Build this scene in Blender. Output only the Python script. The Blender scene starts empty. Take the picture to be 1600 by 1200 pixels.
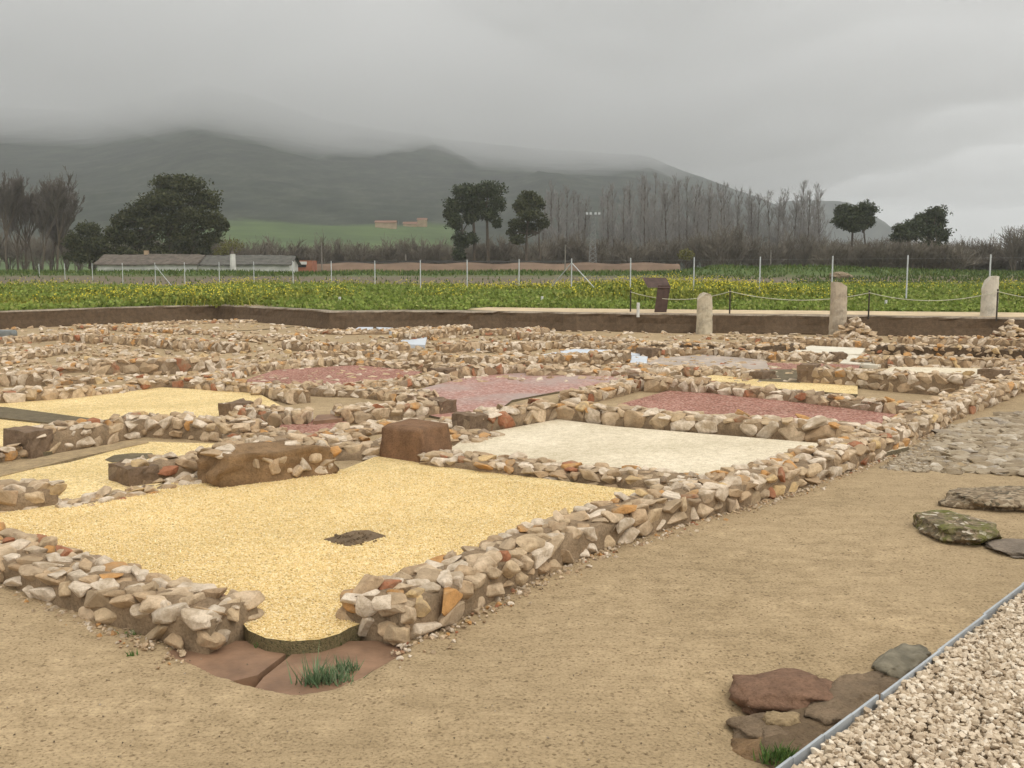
import bpy, bmesh, math, random
import numpy as np
from mathutils import Vector, Matrix, noise as mnoise
rad = math.radians
S = bpy.context.scene
COL = S.collection
random.seed(7); RNG = np.random.default_rng(7)

# ------------------------------------------------------------------ camera
CAM_H = 2.25; PITCH = rad(6.42); FOC = 1600.0
cam_d = bpy.data.cameras.new("camera"); cam = bpy.data.objects.new("camera", cam_d); COL.objects.link(cam)
cam.location = (0, 0, CAM_H); cam.rotation_euler = (math.pi/2 - PITCH, 0, 0)
cam_d.sensor_width = 36; cam_d.lens = 36; cam_d.clip_start = .1; cam_d.clip_end = 20000
S.camera = cam

# ------------------------------------------------------------------ world, sun, exposure
SUN_EL, SUN_AZ = rad(58), rad(150)
w = bpy.data.worlds.new("World"); S.world = w; w.use_nodes = True
nt = w.node_tree; nt.nodes.clear()
wo = nt.nodes.new('ShaderNodeOutputWorld'); bg = nt.nodes.new('ShaderNodeBackground')
sky = nt.nodes.new('ShaderNodeTexSky'); sky.sky_type = 'NISHITA'; sky.sun_disc = False
sky.sun_elevation = SUN_EL; sky.sun_rotation = SUN_AZ
tc = nt.nodes.new('ShaderNodeTexCoord'); sp = nt.nodes.new('ShaderNodeSeparateXYZ')
nt.links.new(tc.outputs['Generated'], sp.inputs[0])
rp = nt.nodes.new('ShaderNodeValToRGB'); rp.color_ramp.elements[0].position = 0.0
rp.color_ramp.elements[0].color = (1.0, 1.0, .985, 1); rp.color_ramp.elements[1].position = .75
rp.color_ramp.elements[1].color = (1.28, 1.265, 1.23, 1)
nt.links.new(sp.outputs['Z'], rp.inputs[0])
vm = nt.nodes.new('ShaderNodeVectorMath'); vm.operation = 'SCALE'; mr_ = nt.nodes.new('ShaderNodeMapRange'); nt.links.new(sp.outputs['X'], mr_.inputs[0])
for k_, v_ in ((1, -1.), (2, 1.), (3, 6.6), (4, 19.0)): mr_.inputs[k_].default_value = v_
nt.links.new(mr_.outputs[0], vm.inputs['Scale'])
nt.links.new(rp.outputs[0], vm.inputs[0])
mx = nt.nodes.new('ShaderNodeMix'); mx.data_type = 'RGBA'; mx.inputs['Factor'].default_value = .93
nt.links.new(sky.outputs[0], mx.inputs['A']); nt.links.new(vm.outputs[0], mx.inputs['B'])
nt.links.new(mx.outputs['Result'], bg.inputs[0]); bg.inputs[1].default_value = .1
nt.links.new(bg.outputs[0], wo.inputs[0])
sl = bpy.data.lights.new("sun", 'SUN'); so = bpy.data.objects.new("sun", sl); COL.objects.link(so)
sl.energy = .8; sl.angle = rad(25); sl.color = (1, .965, .9)
so.rotation_euler = (math.pi/2 - SUN_EL, 0, math.pi - SUN_AZ + rad(0)); so.location = (0, 0, 60)
S.view_settings.view_transform = 'Standard'; S.view_settings.look = 'None'
S.view_settings.exposure = 0.0; S.view_settings.gamma = 1
S.cycles.volume_bounces = 4

# ------------------------------------------------------------------ helpers
def ray(px, py):
    u, v = (px-800)/FOC, (600-py)/FOC
    return np.array([u, math.cos(PITCH)+v*math.sin(PITCH), -math.sin(PITCH)+v*math.cos(PITCH)])
def P(px, py, z=0.):
    d = ray(px, py); t = (z-CAM_H)/d[2]; return np.array([0, 0, CAM_H]) + t*d
def PY(px, py, Y):
    d = ray(px, py); return np.array([0, 0, CAM_H]) + d*(Y/d[1])

def node(nt, t, ins=None, **props):
    n = nt.nodes.new(t)
    for k, v in props.items(): setattr(n, k, v)
    for k, v in (ins or {}).items():
        s = n.inputs[k]
        if isinstance(v, bpy.types.NodeSocket): nt.links.new(v, s)
        else: s.default_value = v
    return n
def c4(c): return (*c, 1)
def ramp(nt, fac, stops, interp='LINEAR'):
    n = nt.nodes.new('ShaderNodeValToRGB'); e = n.color_ramp.elements; n.color_ramp.interpolation = interp
    while len(e) < len(stops): e.new(1)
    for i, (p, c) in enumerate(stops):
        e[i].position = p; e[i].color = c4(c) if len(c) == 3 else c
    nt.links.new(fac, n.inputs[0]); return n.outputs[0]
def mix(nt, f, a, b, mode='MIX'):
    n = nt.nodes.new('ShaderNodeMix'); n.data_type = 'RGBA'; n.blend_type = mode
    for k, v in (('Factor', f), ('A', a), ('B', b)):
        s = n.inputs[k]
        if k != 'Factor': s = [q for q in n.inputs if q.name == k and q.type == 'RGBA'][0]
        if isinstance(v, bpy.types.NodeSocket): nt.links.new(v, s)
        else: s.default_value = v if k == 'Factor' else c4(v)
    return [q for q in n.outputs if q.type == 'RGBA'][0]
def newmat(name, rough=.9):
    m = bpy.data.materials.new(name); m.use_nodes = True; nt = m.node_tree
    b = nt.nodes['Principled BSDF']; b.inputs['Roughness'].default_value = rough
    b.inputs['Specular IOR Level'].default_value = .25
    tc = nt.nodes.new('ShaderNodeTexCoord')
    return m, nt, b, tc.outputs['Object']
def noise(nt, co, scale, detail=4, rough=.6): 
    return node(nt, 'ShaderNodeTexNoise', {'Vector': co, 'Scale': scale, 'Detail': detail, 'Roughness': rough}).outputs[0]
def bump(nt, b, h, strength, dist):
    n = node(nt, 'ShaderNodeBump', {'Height': h, 'Strength': strength, 'Distance': dist}); nt.links.new(n.outputs[0], b.inputs['Normal'])
def setc(nt, b, s): nt.links.new(s, b.inputs['Base Color'])

def plain(name, c, rough=.8, var=.25, scale=3., bs=.0, bscale=20., metal=0):
    m, nt, b, co = newmat(name, rough); b.inputs['Metallic'].default_value = metal
    n = noise(nt, co, scale)
    d = tuple(x*(1-var) for x in c); l = tuple(min(1, x*(1+var)) for x in c)
    setc(nt, b, ramp(nt, n, [(.3, d), (.7, l)]))
    if bs: bump(nt, b, noise(nt, co, bscale), bs, .02)
    return m
def m_sand():
    m, nt, b, co = newmat('sand', .95)
    big = ramp(nt, noise(nt, co, .5, 5), [(.35, (.365, .268, .150)), (.65, (.465, .345, .20))])
    mid = ramp(nt, noise(nt, co, 5, 5, .7), [(.3, (.72, .70, .66)), (.7, (1.08, 1.08, 1.08))])
    c = mix(nt, 1., big, mid, 'MULTIPLY')
    og = ramp(nt, noise(nt, co, .3, 4, .6), [(.45, (0, 0, 0)), (.68, (.55, .55, .55))]); c = mix(nt, og, c, (.34, .25, .14))
    stv = node(nt, 'ShaderNodeMapping', {'Vector': co, 'Rotation': (0, 0, .5), 'Scale': (1., 7., 1.)}).outputs[0]
    c = mix(nt, .6, c, ramp(nt, noise(nt, stv, 2.2, 5, .7), [(.3, (.78, .76, .74)), (.55, (1, 1, 1)), (.75, (1.1, 1.1, 1.1))]), 'MULTIPLY')
    f = ramp(nt, noise(nt, co, 55, 3, .7), [(.3, (.42, .38, .34)), (.46, (.95, .95, .95)), (.7, (1.25, 1.25, 1.25))])
    c = mix(nt, .9, c, f, 'MULTIPLY')
    v = node(nt, 'ShaderNodeTexVoronoi', {'Vector': co, 'Scale': 60.})
    sp = ramp(nt, v.outputs['Color'], [(.0, (1, 1, 1)), (.83, (1, 1, 1)), (.88, (.45, .4, .36))], 'CONSTANT')
    setc(nt, b, mix(nt, .75, c, sp, 'MULTIPLY'))
    bump(nt, b, noise(nt, co, 45, 4, .75), .55, .02); return m
def m_gravel(name, cols, scale=62., dark=(.2, .14, .05), pd=.06, b2=.6):
    m, nt, b, co = newmat(name, .85)
    v = node(nt, 'ShaderNodeTexVoronoi', {'Vector': co, 'Scale': scale})
    sx = node(nt, 'ShaderNodeSeparateColor', {0: v.outputs['Color']})
    n = len(cols)
    st = [(0, dark)] + [(pd + (1-pd)*i/n, c) for i, c in enumerate(cols)]
    c = ramp(nt, sx.outputs[0], st, 'CONSTANT')
    big = ramp(nt, noise(nt, co, .7, 5, .65), [(.32, (.80, .78, .72)), (.68, (1.08, 1.08, 1.08))])
    c = mix(nt, 1., c, big, 'MULTIPLY')
    e = noise(nt, co, 11, 5, .7)
    c = mix(nt, .6, c, ramp(nt, e, [(.3, (.72, .68, .6)), (.6, (1.06, 1.06, 1.06))]), 'MULTIPLY')
    setc(nt, b, c)
    inv = node(nt, 'ShaderNodeMath', {0: 1., 1: v.outputs['Distance']}, operation='SUBTRACT')
    bump(nt, b, inv.outputs[0], b2, .012); return m
PAL = [(0.0, (0.565, 0.424, 0.279)), (0.14, (0.633, 0.514, 0.382)), (0.27, (0.475, 0.334, 0.201)), (0.4, (0.678, 0.562, 0.431)), (0.52, (0.52, 0.382, 0.235)), (0.64, (0.565, 0.466, 0.353)), (0.73, (0.407, 0.281, 0.167)), (0.8, (0.497, 0.265, 0.098)), (0.86, (0.429, 0.318, 0.206)), (0.92, (0.339, 0.143, 0.073)), (0.945, (0.305, 0.223, 0.152)), (0.97, (0.588, 0.413, 0.206))]
def m_stone(name='rubble_stone', pal=PAL, mort=(.33, .24, .145)):
    m, nt, b, co = newmat(name, .92)
    g = node(nt, 'ShaderNodeNewGeometry')
    c = ramp(nt, g.outputs['Random Per Island'], pal, 'CONSTANT')
    off = node(nt, 'ShaderNodeVectorMath', {0: co, 1: g.outputs['Random Per Island']}, operation='ADD').outputs[0]
    c = mix(nt, .9, c, ramp(nt, noise(nt, off, 14, 6, .7), [(.3, (.58, .54, .48)), (.5, (.98, .98, .97)), (.72, (1.2, 1.2, 1.2))]), 'MULTIPLY')
    k = ramp(nt, noise(nt, off, 4.5, 5, .65), [(.46, (0, 0, 0)), (.62, (.8, .8, .8))])
    c = mix(nt, k, c, mort)
    c = mix(nt, .7, c, ramp(nt, noise(nt, off, 70, 3, .7), [(.25, (.55, .5, .45)), (.42, (1, 1, 1)), (.8, (1.12, 1.12, 1.12))]), 'MULTIPLY')
    setc(nt, b, c)
    bump(nt, b, noise(nt, off, 38, 6, .72), .7, .022); return m
def m_mortar(name='mortar', c=(.30, .21, .125)):
    m, nt, b, co = newmat(name, .95)
    a = ramp(nt, noise(nt, co, 7, 6, .7), [(.3, tuple(x*.62 for x in c)), (.55, c), (.75, tuple(x*1.25 for x in c))])
    a = mix(nt, .8, a, ramp(nt, noise(nt, co, 60, 3, .7), [(.3, (.6, .56, .5)), (.5, (1, 1, 1)), (.8, (1.2, 1.2, 1.2))]), 'MULTIPLY')
    setc(nt, b, a); bump(nt, b, noise(nt, co, 30, 6, .75), .8, .03); return m
def m_leaf(name, stops, rough=.75):
    m, nt, b, co = newmat(name, rough); b.inputs['Specular IOR Level'].default_value = .15
    g = node(nt, 'ShaderNodeNewGeometry'); setc(nt, b, ramp(nt, g.outputs['Random Per Island'], stops)); return m

MAT = dict(
 sand=m_sand(), stone=m_stone(), mortar=m_mortar(),
 yellow=m_gravel('yellow_gravel', [(.74, .54, .235), (.81, .63, .33), (.67, .475, .19), (.85, .70, .42), (.76, .575, .27)], 84, (.30, .2, .07), .07),
 white=m_gravel('white_gravel', [(.66, .57, .42), (.73, .65, .50), (.61, .52, .375), (.70, .61, .46)], 70, (.5, .42, .3), .04, .3),
 red=m_gravel('red_gravel', [(.32, .145, .10), (.39, .20, .15), (.26, .11, .08), (.45, .28, .22)], 34, (.16, .06, .04), .1),
 tan=m_mortar('tan_earth', (.40, .29, .16)),
 bluewhite=plain('pale_sheet', (.52, .55, .58), .5, .1, 2), cream=plain('cream_sheet', (.64, .58, .46), .7, .1, 2),
 wetgrey=plain('wet_grey_paving', (.36, .29, .23), .55, .3, 2.5, .3, 9), rim=m_gravel('mossy_edge', [(.17, .135, .07), (.20, .16, .085), (.15, .125, .06)], 110, (.10, .085, .045), .1), darkearth=m_mortar('dark_earth', (.17, .135, .08)),
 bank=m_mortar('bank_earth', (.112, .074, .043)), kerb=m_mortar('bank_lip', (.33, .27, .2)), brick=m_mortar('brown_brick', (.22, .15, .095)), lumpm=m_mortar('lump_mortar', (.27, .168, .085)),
 rust=m_mortar('rusty_render', (.23, .128, .068)),
)
MAT.update(dampsoil=m_mortar('damp_soil', (.19, .13, .075)))
def m_mosaic():
    m, nt, b, co = newmat('red_mosaic', .45)
    v = node(nt, 'ShaderNodeTexVoronoi', {'Vector': co, 'Scale': 22.}); sx = node(nt, 'ShaderNodeSeparateColor', {0: v.outputs['Color']})
    c = ramp(nt, sx.outputs[0], [(0, (.33, .14, .10)), (.3, (.42, .22, .17)), (.6, (.27, .12, .09)), (.8, (.5, .34, .28))], 'CONSTANT')
    g = ramp(nt, noise(nt, co, .45, 4, .6), [(.46, (0, 0, 0)), (.60, (.9, .9, .9))])
    c = mix(nt, g, c, (.36, .27, .23)); setc(nt, b, c)
    bump(nt, b, v.outputs['Distance'], .5, .015); return m
MAT['mosaic'] = m_mosaic()

def mesh_tris(name, V, F, mats, mi=None, smooth=False):
    me = bpy.data.meshes.new(name); V = np.asarray(V, np.float32); F = np.asarray(F, np.int32)
    me.vertices.add(len(V)); me.vertices.foreach_set('co', V.ravel())
    me.loops.add(F.size); me.loops.foreach_set('vertex_index', F.ravel())
    me.polygons.add(len(F)); me.polygons.foreach_set('loop_start', np.arange(0, F.size, 3, dtype=np.int32))
    for m in (mats if isinstance(mats, (list, tuple)) else [mats]): me.materials.append(m)
    if mi is not None: me.polygons.foreach_set('material_index', np.asarray(mi, np.int32))
    me.polygons.foreach_set('use_smooth', np.full(len(F), smooth))
    me.update(calc_edges=True); me.validate(); return me
class MB:
    def __init__(s): s.V = []; s.F = []; s.M = []; s.n = 0
    def add(s, V, F, mi=0):
        V = np.asarray(V, float); F = np.asarray(F, int)
        s.V.append(V); s.F.append(F+s.n); s.M.append(np.full(len(F), mi)); s.n += len(V); return s
    def build(s, name, mats, parent=None, origin=None, smooth=False):
        V = np.concatenate(s.V); F = np.concatenate(s.F); M_ = np.concatenate(s.M)
        if parent is not None: o0 = np.array(parent['_o'])
        elif origin is not None: o0 = np.array(origin, float)
        else: o0 = np.array([V[:, 0].mean(), V[:, 1].mean(), V[:, 2].min()])
        o = bpy.data.objects.new(name, mesh_tris(name, V-o0, F, mats, M_, smooth)); COL.objects.link(o)
        if parent is not None: o.parent = parent
        else: o.location = o0
        o['_o'] = [float(x) for x in o0]
        ALL.append(o); return o
ALL = []
def empty(name, loc):
    o = bpy.data.objects.new(name, None); COL.objects.link(o); o.location = loc; o['_o'] = [float(x) for x in loc]; ALL.append(o); return o
def tag(o, label=None, cat=None, group=None, kind=None):
    for k, v in (('label', label), ('category', cat), ('group', group), ('kind', kind)):
        if v: o[k] = v
    return o
QF = np.array([[0, 1, 2], [0, 2, 3]])
BOXF = np.array([[0, 2, 1], [0, 3, 2], [4, 5, 6], [4, 6, 7], [0, 1, 5], [0, 5, 4], [1, 2, 6], [1, 6, 5], [2, 3, 7], [2, 7, 6], [3, 0, 4], [3, 4, 7]])
BOXV = np.array([[-1, -1, -1], [1, -1, -1], [1, 1, -1], [-1, 1, -1], [-1, -1, 1], [1, -1, 1], [1, 1, 1], [-1, 1, 1]])*.5
def box(mb, c, size, rz=0, mi=0):
    cr, sr = math.cos(rz), math.sin(rz); R = np.array([[cr, -sr, 0], [sr, cr, 0], [0, 0, 1]])
    mb.add((BOXV*np.array(size))@R.T + np.array(c), BOXF, mi)
def tube(mb, pts, r, n=8, mi=0, cap=True):
    pts = [np.array(p, float) for p in pts]; rs = r if hasattr(r, '__len__') else [r]*len(pts); V = []; F = []
    for i, p in enumerate(pts):
        d = pts[min(i+1, len(pts)-1)]-pts[max(i-1, 0)]; d /= np.linalg.norm(d)+1e-9
        a = np.cross(d, [0, 0, 1] if abs(d[2]) < .9 else [1, 0, 0]); a /= np.linalg.norm(a); b = np.cross(d, a)
        for k in range(n):
            t = 2*math.pi*k/n; V.append(p+rs[i]*(a*math.cos(t)+b*math.sin(t)))
    for i in range(len(pts)-1):
        for k in range(n):
            a0, a1, b0, b1 = i*n+k, i*n+(k+1) % n, (i+1)*n+k, (i+1)*n+(k+1) % n
            F += [[a0, a1, b1], [a0, b1, b0]]
    if cap:
        for i, base in ((0, 0), (1, (len(pts)-1)*n)):
            for k in range(1, n-1): F.append([base, base+k, base+k+1])
    mb.add(V, F, mi)
def segs(mb, A, B, ra, rb, mi=0):           # many three-sided twigs at once
    A = np.asarray(A, float); B = np.asarray(B, float); ra = np.asarray(ra)[:, None]; rb = np.asarray(rb)[:, None]; n = len(A)
    d = B-A; d /= np.linalg.norm(d, axis=1, keepdims=True)+1e-9
    ref = np.where(np.abs(d[:, 2:3]) < .9, [[0, 0, 1.]], [[1., 0, 0]]); a = np.cross(d, ref); a /= np.linalg.norm(a, axis=1, keepdims=True); b = np.cross(d, a)
    V = np.empty((n, 6, 3))
    for k in range(3):
        t = 2*math.pi*k/3; o = a*math.cos(t)+b*math.sin(t); V[:, k] = A+o*ra; V[:, k+3] = B+o*rb
    f = np.array([[0, 1, 4], [0, 4, 3], [1, 2, 5], [1, 5, 4], [2, 0, 3], [2, 3, 5]])
    F = (np.arange(n)*6)[:, None, None]+f[None]; mb.add(V.reshape(-1, 3), F.reshape(-1, 3), mi)
def cards(mb, C, s, mi=0, flat=.0, aspect=.6):
    C = np.asarray(C, float); n = len(C); s = np.broadcast_to(np.asarray(s, float), (n,))[:, None]
    u = RNG.normal(size=(n, 3)); u[:, 2] *= (1-flat); u /= np.linalg.norm(u, axis=1, keepdims=True)
    v = RNG.normal(size=(n, 3)); v[:, 2] *= (1-flat); v = np.cross(u, v); v /= np.linalg.norm(v, axis=1, keepdims=True)
    V = np.stack([C-u*s*.5, C+v*s*.5*aspect, C+u*s*.5, C-v*s*.5*aspect], 1)
    F = (np.arange(n)*4)[:, None, None]+QF[None]; mb.add(V.reshape(-1, 3), F.reshape(-1, 3), mi)
def blades(mb, B, h, wd, lean=.3, mi=0):
    B = np.asarray(B, float); n = len(B); a = RNG.uniform(0, 2*math.pi, n); h = np.broadcast_to(h, (n,)); wd = np.broadcast_to(wd, (n,))
    d = np.stack([np.cos(a), np.sin(a), np.zeros(n)], 1)*wd[:, None]*.5
    l = RNG.normal(size=(n, 3))*lean*h[:, None]; l[:, 2] = h
    V = np.stack([B-d, B+d, B+l], 1); F = np.arange(n*3).reshape(-1, 3); mb.add(V.reshape(-1, 3), F, mi)
def sm(x, a, b):
    t = np.clip((x-a)/(b-a), 0, 1); return t*t*(3-2*t)
def fbm(X, Y, scale, octv=4, seed=0):       # cheap smooth value noise on arrays
    out = np.zeros(np.broadcast(X, Y).shape); amp = 1; tot = 0; r = np.random.default_rng(seed)
    for o in range(octv):
        T = r.random((64, 64)); x = X*scale*2**o; y = Y*scale*2**o
        xi = np.floor(x).astype(int); yi = np.floor(y).astype(int); fx = x-xi; fy = y-yi; fx = fx*fx*(3-2*fx); fy = fy*fy*(3-2*fy)
        g = lambda i, j: T[(xi+i) % 64, (yi+j) % 64]
        out += amp*((g(0, 0)*(1-fx)+g(1, 0)*fx)*(1-fy)+(g(0, 1)*(1-fx)+g(1, 1)*fx)*fy); tot += amp; amp *= .5
    return out/tot
def grid(xs, ys, Z, name, mat, smooth=True):
    nx, ny = len(xs), len(ys); X, Y = np.meshgrid(xs, ys, indexing='ij'); V = np.stack([X, Y, Z], -1).reshape(-1, 3)
    i = (np.arange(nx-1)[:, None]*ny+np.arange(ny-1)[None]).ravel()
    F = np.concatenate([np.stack([i, i+ny, i+ny+1], 1), np.stack([i, i+ny+1, i+1], 1)])
    o = bpy.data.objects.new(name, mesh_tris(name, V, F, mat, None, smooth)); COL.objects.link(o); ALL.append(o); return o
def inpoly(X, Y, poly):
    r = np.zeros(np.shape(X), bool); n = len(poly)
    for i in range(n):
        x1, y1 = poly[i][:2]; x2, y2 = poly[(i+1) % n][:2]
        c = ((y1 > Y) != (y2 > Y)); r ^= c & (X < (x2-x1)*(Y-y1)/((y2-y1) or 1e-9)+x1)
    return r
def ptri(pts):                               # triangulate a flat polygon
    from mathutils.geometry import tessellate_polygon
    return np.array(tessellate_polygon([[Vector((p[0], p[1], 0)) for p in pts]]))
def prism(mb, pts, z0, z1, mi_top=0, mi_side=0, wob=0.):
    pts = [np.array([p[0], p[1]]) for p in pts]; n = len(pts)
    T = np.array([[*p, z1] for p in pts]); B = np.array([[*p, z0] for p in pts]); tf = ptri(T)
    a = T[tf[0]]; 
    up = [f if np.cross(T[f[1]][:2]-T[f[0]][:2], T[f[2]][:2]-T[f[0]][:2]) > 0 else f[::-1] for f in tf]
    mb.add(T, up, mi_top)
    F = []
    for i in range(n): j = (i+1) % n; F += [[i, j, n+j], [i, n+j, n+i]]
    mb.add(np.vstack([B, T]), F, mi_side)

# ------------------------------------------------------------------ stone shapes
def make_stone(hi, seed, boxy=.75):
    r = np.random.default_rng(seed); bm = bmesh.new()
    pts = []; pw = r.uniform(2.4, 4.5)
    for _ in range(r.integers(11, 17)):
        d = r.normal(size=3); d /= np.linalg.norm(d); pts.append(d*(np.abs(d)**pw).sum()**(-1/pw)*r.uniform(.4, .52))
    for p in pts: bm.verts.new(p)
    res = bmesh.ops.convex_hull(bm, input=bm.verts[:])
    bmesh.ops.delete(bm, geom=[g for g in set(res['geom_interior'])|set(res['geom_unused']) if isinstance(g, bmesh.types.BMVert)], context='VERTS')
    bmesh.ops.dissolve_limit(bm, angle_limit=rad(14), verts=bm.verts[:], edges=bm.edges[:])
    if hi:
        bmesh.ops.bevel(bm, geom=bm.edges[:], offset=.045, segments=1, affect='EDGES', profile=.6)
        bmesh.ops.triangulate(bm, faces=bm.faces[:])
        bmesh.ops.subdivide_edges(bm, edges=[e for e in bm.edges if e.calc_length() > .22], cuts=1)
        bmesh.ops.triangulate(bm, faces=bm.faces[:])
        for v in bm.verts:
            n = mnoise.noise_vector(v.co*3.3+Vector((seed, 0, 0))); v.co += n*.03
    bmesh.ops.triangulate(bm, faces=bm.faces[:])
    bmesh.ops.recalc_face_normals(bm, faces=bm.faces[:])
    bm.verts.index_update()
    V = np.array([v.co[:] for v in bm.verts]); F = np.array([[v.index for v in f.verts] for f in bm.faces]); bm.free()
    V -= (V.max(0)+V.min(0))/2; V /= (V.max(0)-V.min(0)); return V, F
HI = [make_stone(True, i) for i in range(110)]; LO = [make_stone(False, 100+i) for i in range(40)]
def rot(ax, ay, az):
    cx, sx, cy, sy, cz, sz = math.cos(ax), math.sin(ax), math.cos(ay), math.sin(ay), math.cos(az), math.sin(az)
    return np.array([[cz*cy, cz*sy*sx-sz*cx, cz*sy*cx+sz*sx], [sz*cy, sz*sy*sx+cz*cx, sz*sy*cx-cz*sx], [-sy, cy*sx, cy*cx]])
def put(mb, lib, c, size, R, mi=0):
    V, F = lib[random.randrange(len(lib))]
    fl = np.array([random.choice((-1, 1)), random.choice((-1, 1)), 1]); 
    F2 = F[:, ::-1] if fl[0]*fl[1] < 0 else F
    mb.add((V*fl*np.array(size))@R.T+np.array(c), F2, mi)
U = random.uniform

# ------------------------------------------------------------------ ground of the dig
pit = np.array([P(x, y)[:2] for x, y in [(275, 1015), (340, 1048), (400, 1067), (470, 1080), (520, 1070), (562, 1052), (600, 1030), (630, 1012), (600, 995), (540, 985), (390, 990), (300, 1000)]])
FZ = .65
bank_px = [(-700, 508), (-300, 497), (0, 487), (120, 483), (240, 479), (340, 477), (420, 481), (515, 487), (640, 486), (760, 487), (900, 489), (1050, 491), (1300, 493), (1600, 498), (2000, 506), (2500, 516)]
bank = np.array([P(x, y, FZ)[:2] for x, y in bank_px])
xs = np.unique(np.concatenate([np.linspace(-60, -8, 40), np.linspace(-8, -2.3, 50), np.linspace(-2.3, .1, 70), np.linspace(.1, 9, 80), np.linspace(9, 60, 40)]))
ys = np.unique(np.concatenate([np.linspace(-20, 2.5, 12), np.linspace(2.5, 5.0, 30), np.linspace(5.0, 6.6, 50), np.linspace(6.6, 16, 80), np.linspace(16, 70, 80)]))
X, Y = np.meshgrid(xs, ys, indexing='ij')
Z = (fbm(X, Y, .6, 4, 3)-.5)*.06*sm(Y, 2, 5)+(fbm(X, Y, 3.5, 3, 5)-.5)*.018
ins = inpoly(X, Y, pit)
Z = np.where(ins, -.085, Z)
for _ in range(2): Z[1:-1, 1:-1] = np.where(((X > -3) & (X < .6) & (Y > 4.6) & (Y < 7))[1:-1, 1:-1], (Z[1:-1, 1:-1]*2+Z[:-2, 1:-1]+Z[2:, 1:-1]+Z[1:-1, :-2]+Z[1:-1, 2:])/6, Z[1:-1, 1:-1])
Zg = Z
# dip at the exposed ledge beside the path
q = P(1270, 1130)[:2]; Z = Z-.16*np.exp(-(((X-q[0])/.45)**2+((Y-q[1])/.4)**2))
ground = tag(grid(xs, ys, Z, 'ground', MAT['sand']), 'beige sand floor of the excavated site', None, None, 'structure')

# field around: one sheet from the bank to the horizon, and the bank face
def dens(poly, n):
    out = []
    for a, b in zip(poly[:-1], poly[1:]):
        for t in np.linspace(0, 1, n, endpoint=False): out.append(a+(b-a)*t)
    return np.array(out+[poly[-1]])
bk = dens(bank, 14); bk = bk+np.stack([np.zeros(len(bk)), (fbm(bk[:, 0], bk[:, 0]*0, .9, 4, 9)-.5)*.9], 1)
nb = len(bk)
m, nt, b, co = newmat('field_earth_grass', .95)
g1 = ramp(nt, noise(nt, co, .35, 5), [(.38, (.09, .13, .03)), (.6, (.15, .17, .05))])
g2 = ramp(nt, noise(nt, co, .12, 4), [(.42, (0, 0, 0)), (.62, (.8, .8, .8))])
g3 = mix(nt, g2, g1, (.13, .105, .06)); sy_ = node(nt, 'ShaderNodeSeparateXYZ', {0: co}); far_ = node(nt, 'ShaderNodeMapRange', {0: sy_.outputs[1], 1: 150., 2: 165.})
setc(nt, b, mix(nt, far_.outputs[0], g3, (.05, .046, .03))); MAT['field'] = m
mb = MB()
far = []
for i, p in enumerate(bk):
    far.append(p*1.0+np.array([0, .9+.5*math.sin(i*1.7)]))
far = np.array(far)
mid = np.stack([bk[:, 0]*1.8, np.full(nb, 75.)], 1); end = np.stack([np.linspace(-9000, 9000, nb), np.full(nb, 9000.)], 1); mid2 = np.stack([np.linspace(-500, 500, nb), np.full(nb, 320.)], 1)
L = [np.c_[far, np.full(nb, FZ)], np.c_[mid, np.full(nb, FZ)], np.c_[mid2, np.full(nb, FZ)], np.c_[end, np.full(nb, FZ)]]
i = np.arange(nb-1)
for k in range(3): mb.add(np.vstack([L[k], L[k+1]]), np.concatenate([np.stack([i, i+1, i+1+nb], 1), np.stack([i, i+1+nb, i+nb], 1)]))
tag(mb.build('field', MAT['field'], origin=(0, 0, 0)), 'flat grassy field beyond the excavation', None, None, 'structure')
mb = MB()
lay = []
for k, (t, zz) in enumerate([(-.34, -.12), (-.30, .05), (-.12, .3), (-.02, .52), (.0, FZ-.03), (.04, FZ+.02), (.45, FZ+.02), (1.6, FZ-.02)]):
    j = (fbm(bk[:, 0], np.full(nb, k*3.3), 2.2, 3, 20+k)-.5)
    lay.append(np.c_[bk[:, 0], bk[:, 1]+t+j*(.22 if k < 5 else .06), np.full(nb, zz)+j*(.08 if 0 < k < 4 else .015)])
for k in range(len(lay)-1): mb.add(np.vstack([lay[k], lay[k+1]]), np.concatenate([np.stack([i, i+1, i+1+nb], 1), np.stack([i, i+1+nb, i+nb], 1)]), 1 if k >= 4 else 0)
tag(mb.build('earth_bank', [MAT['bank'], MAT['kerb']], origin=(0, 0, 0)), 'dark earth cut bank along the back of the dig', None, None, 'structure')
# dirt road and sandy patches beyond the bank
MAT['road'] = plain('dirt_road', (.52, .40, .25), .95, .2, 1.2, .3, 12)
def sheet(name, px, z, mat, zlow=None, label=None, side=None):
    mb = MB(); prism(mb, [P(x, y, z)[:2] for x, y in px], z-.05 if zlow is None else zlow, z, 0, 1)
    return tag(mb.build(name, [MAT[mat], MAT[side or mat]]), label, None, None, 'structure')
sheet('dirt_road', [(730, 483), (760, 480), (1000, 483), (1300, 485.5), (1650, 489), (2100, 494), (2100, 501), (1650, 496), (1300, 491), (1000, 488.5), (780, 485.5)], FZ+.025, 'road', FZ-.2, 'pale dirt road along the far bank')
sheet('path', [(-300, 475), (0, 474.5), (130, 477), (120, 479), (0, 480), (-300, 485)], FZ+.025, 'road', FZ-.2, 'pale bare earth patch at the left of the field')
sheet('path', [(375, 475), (460, 475.5), (455, 477.5), (380, 477)], FZ+.025, 'road', FZ-.2, 'small pale bare earth patch in the grass')

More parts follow.
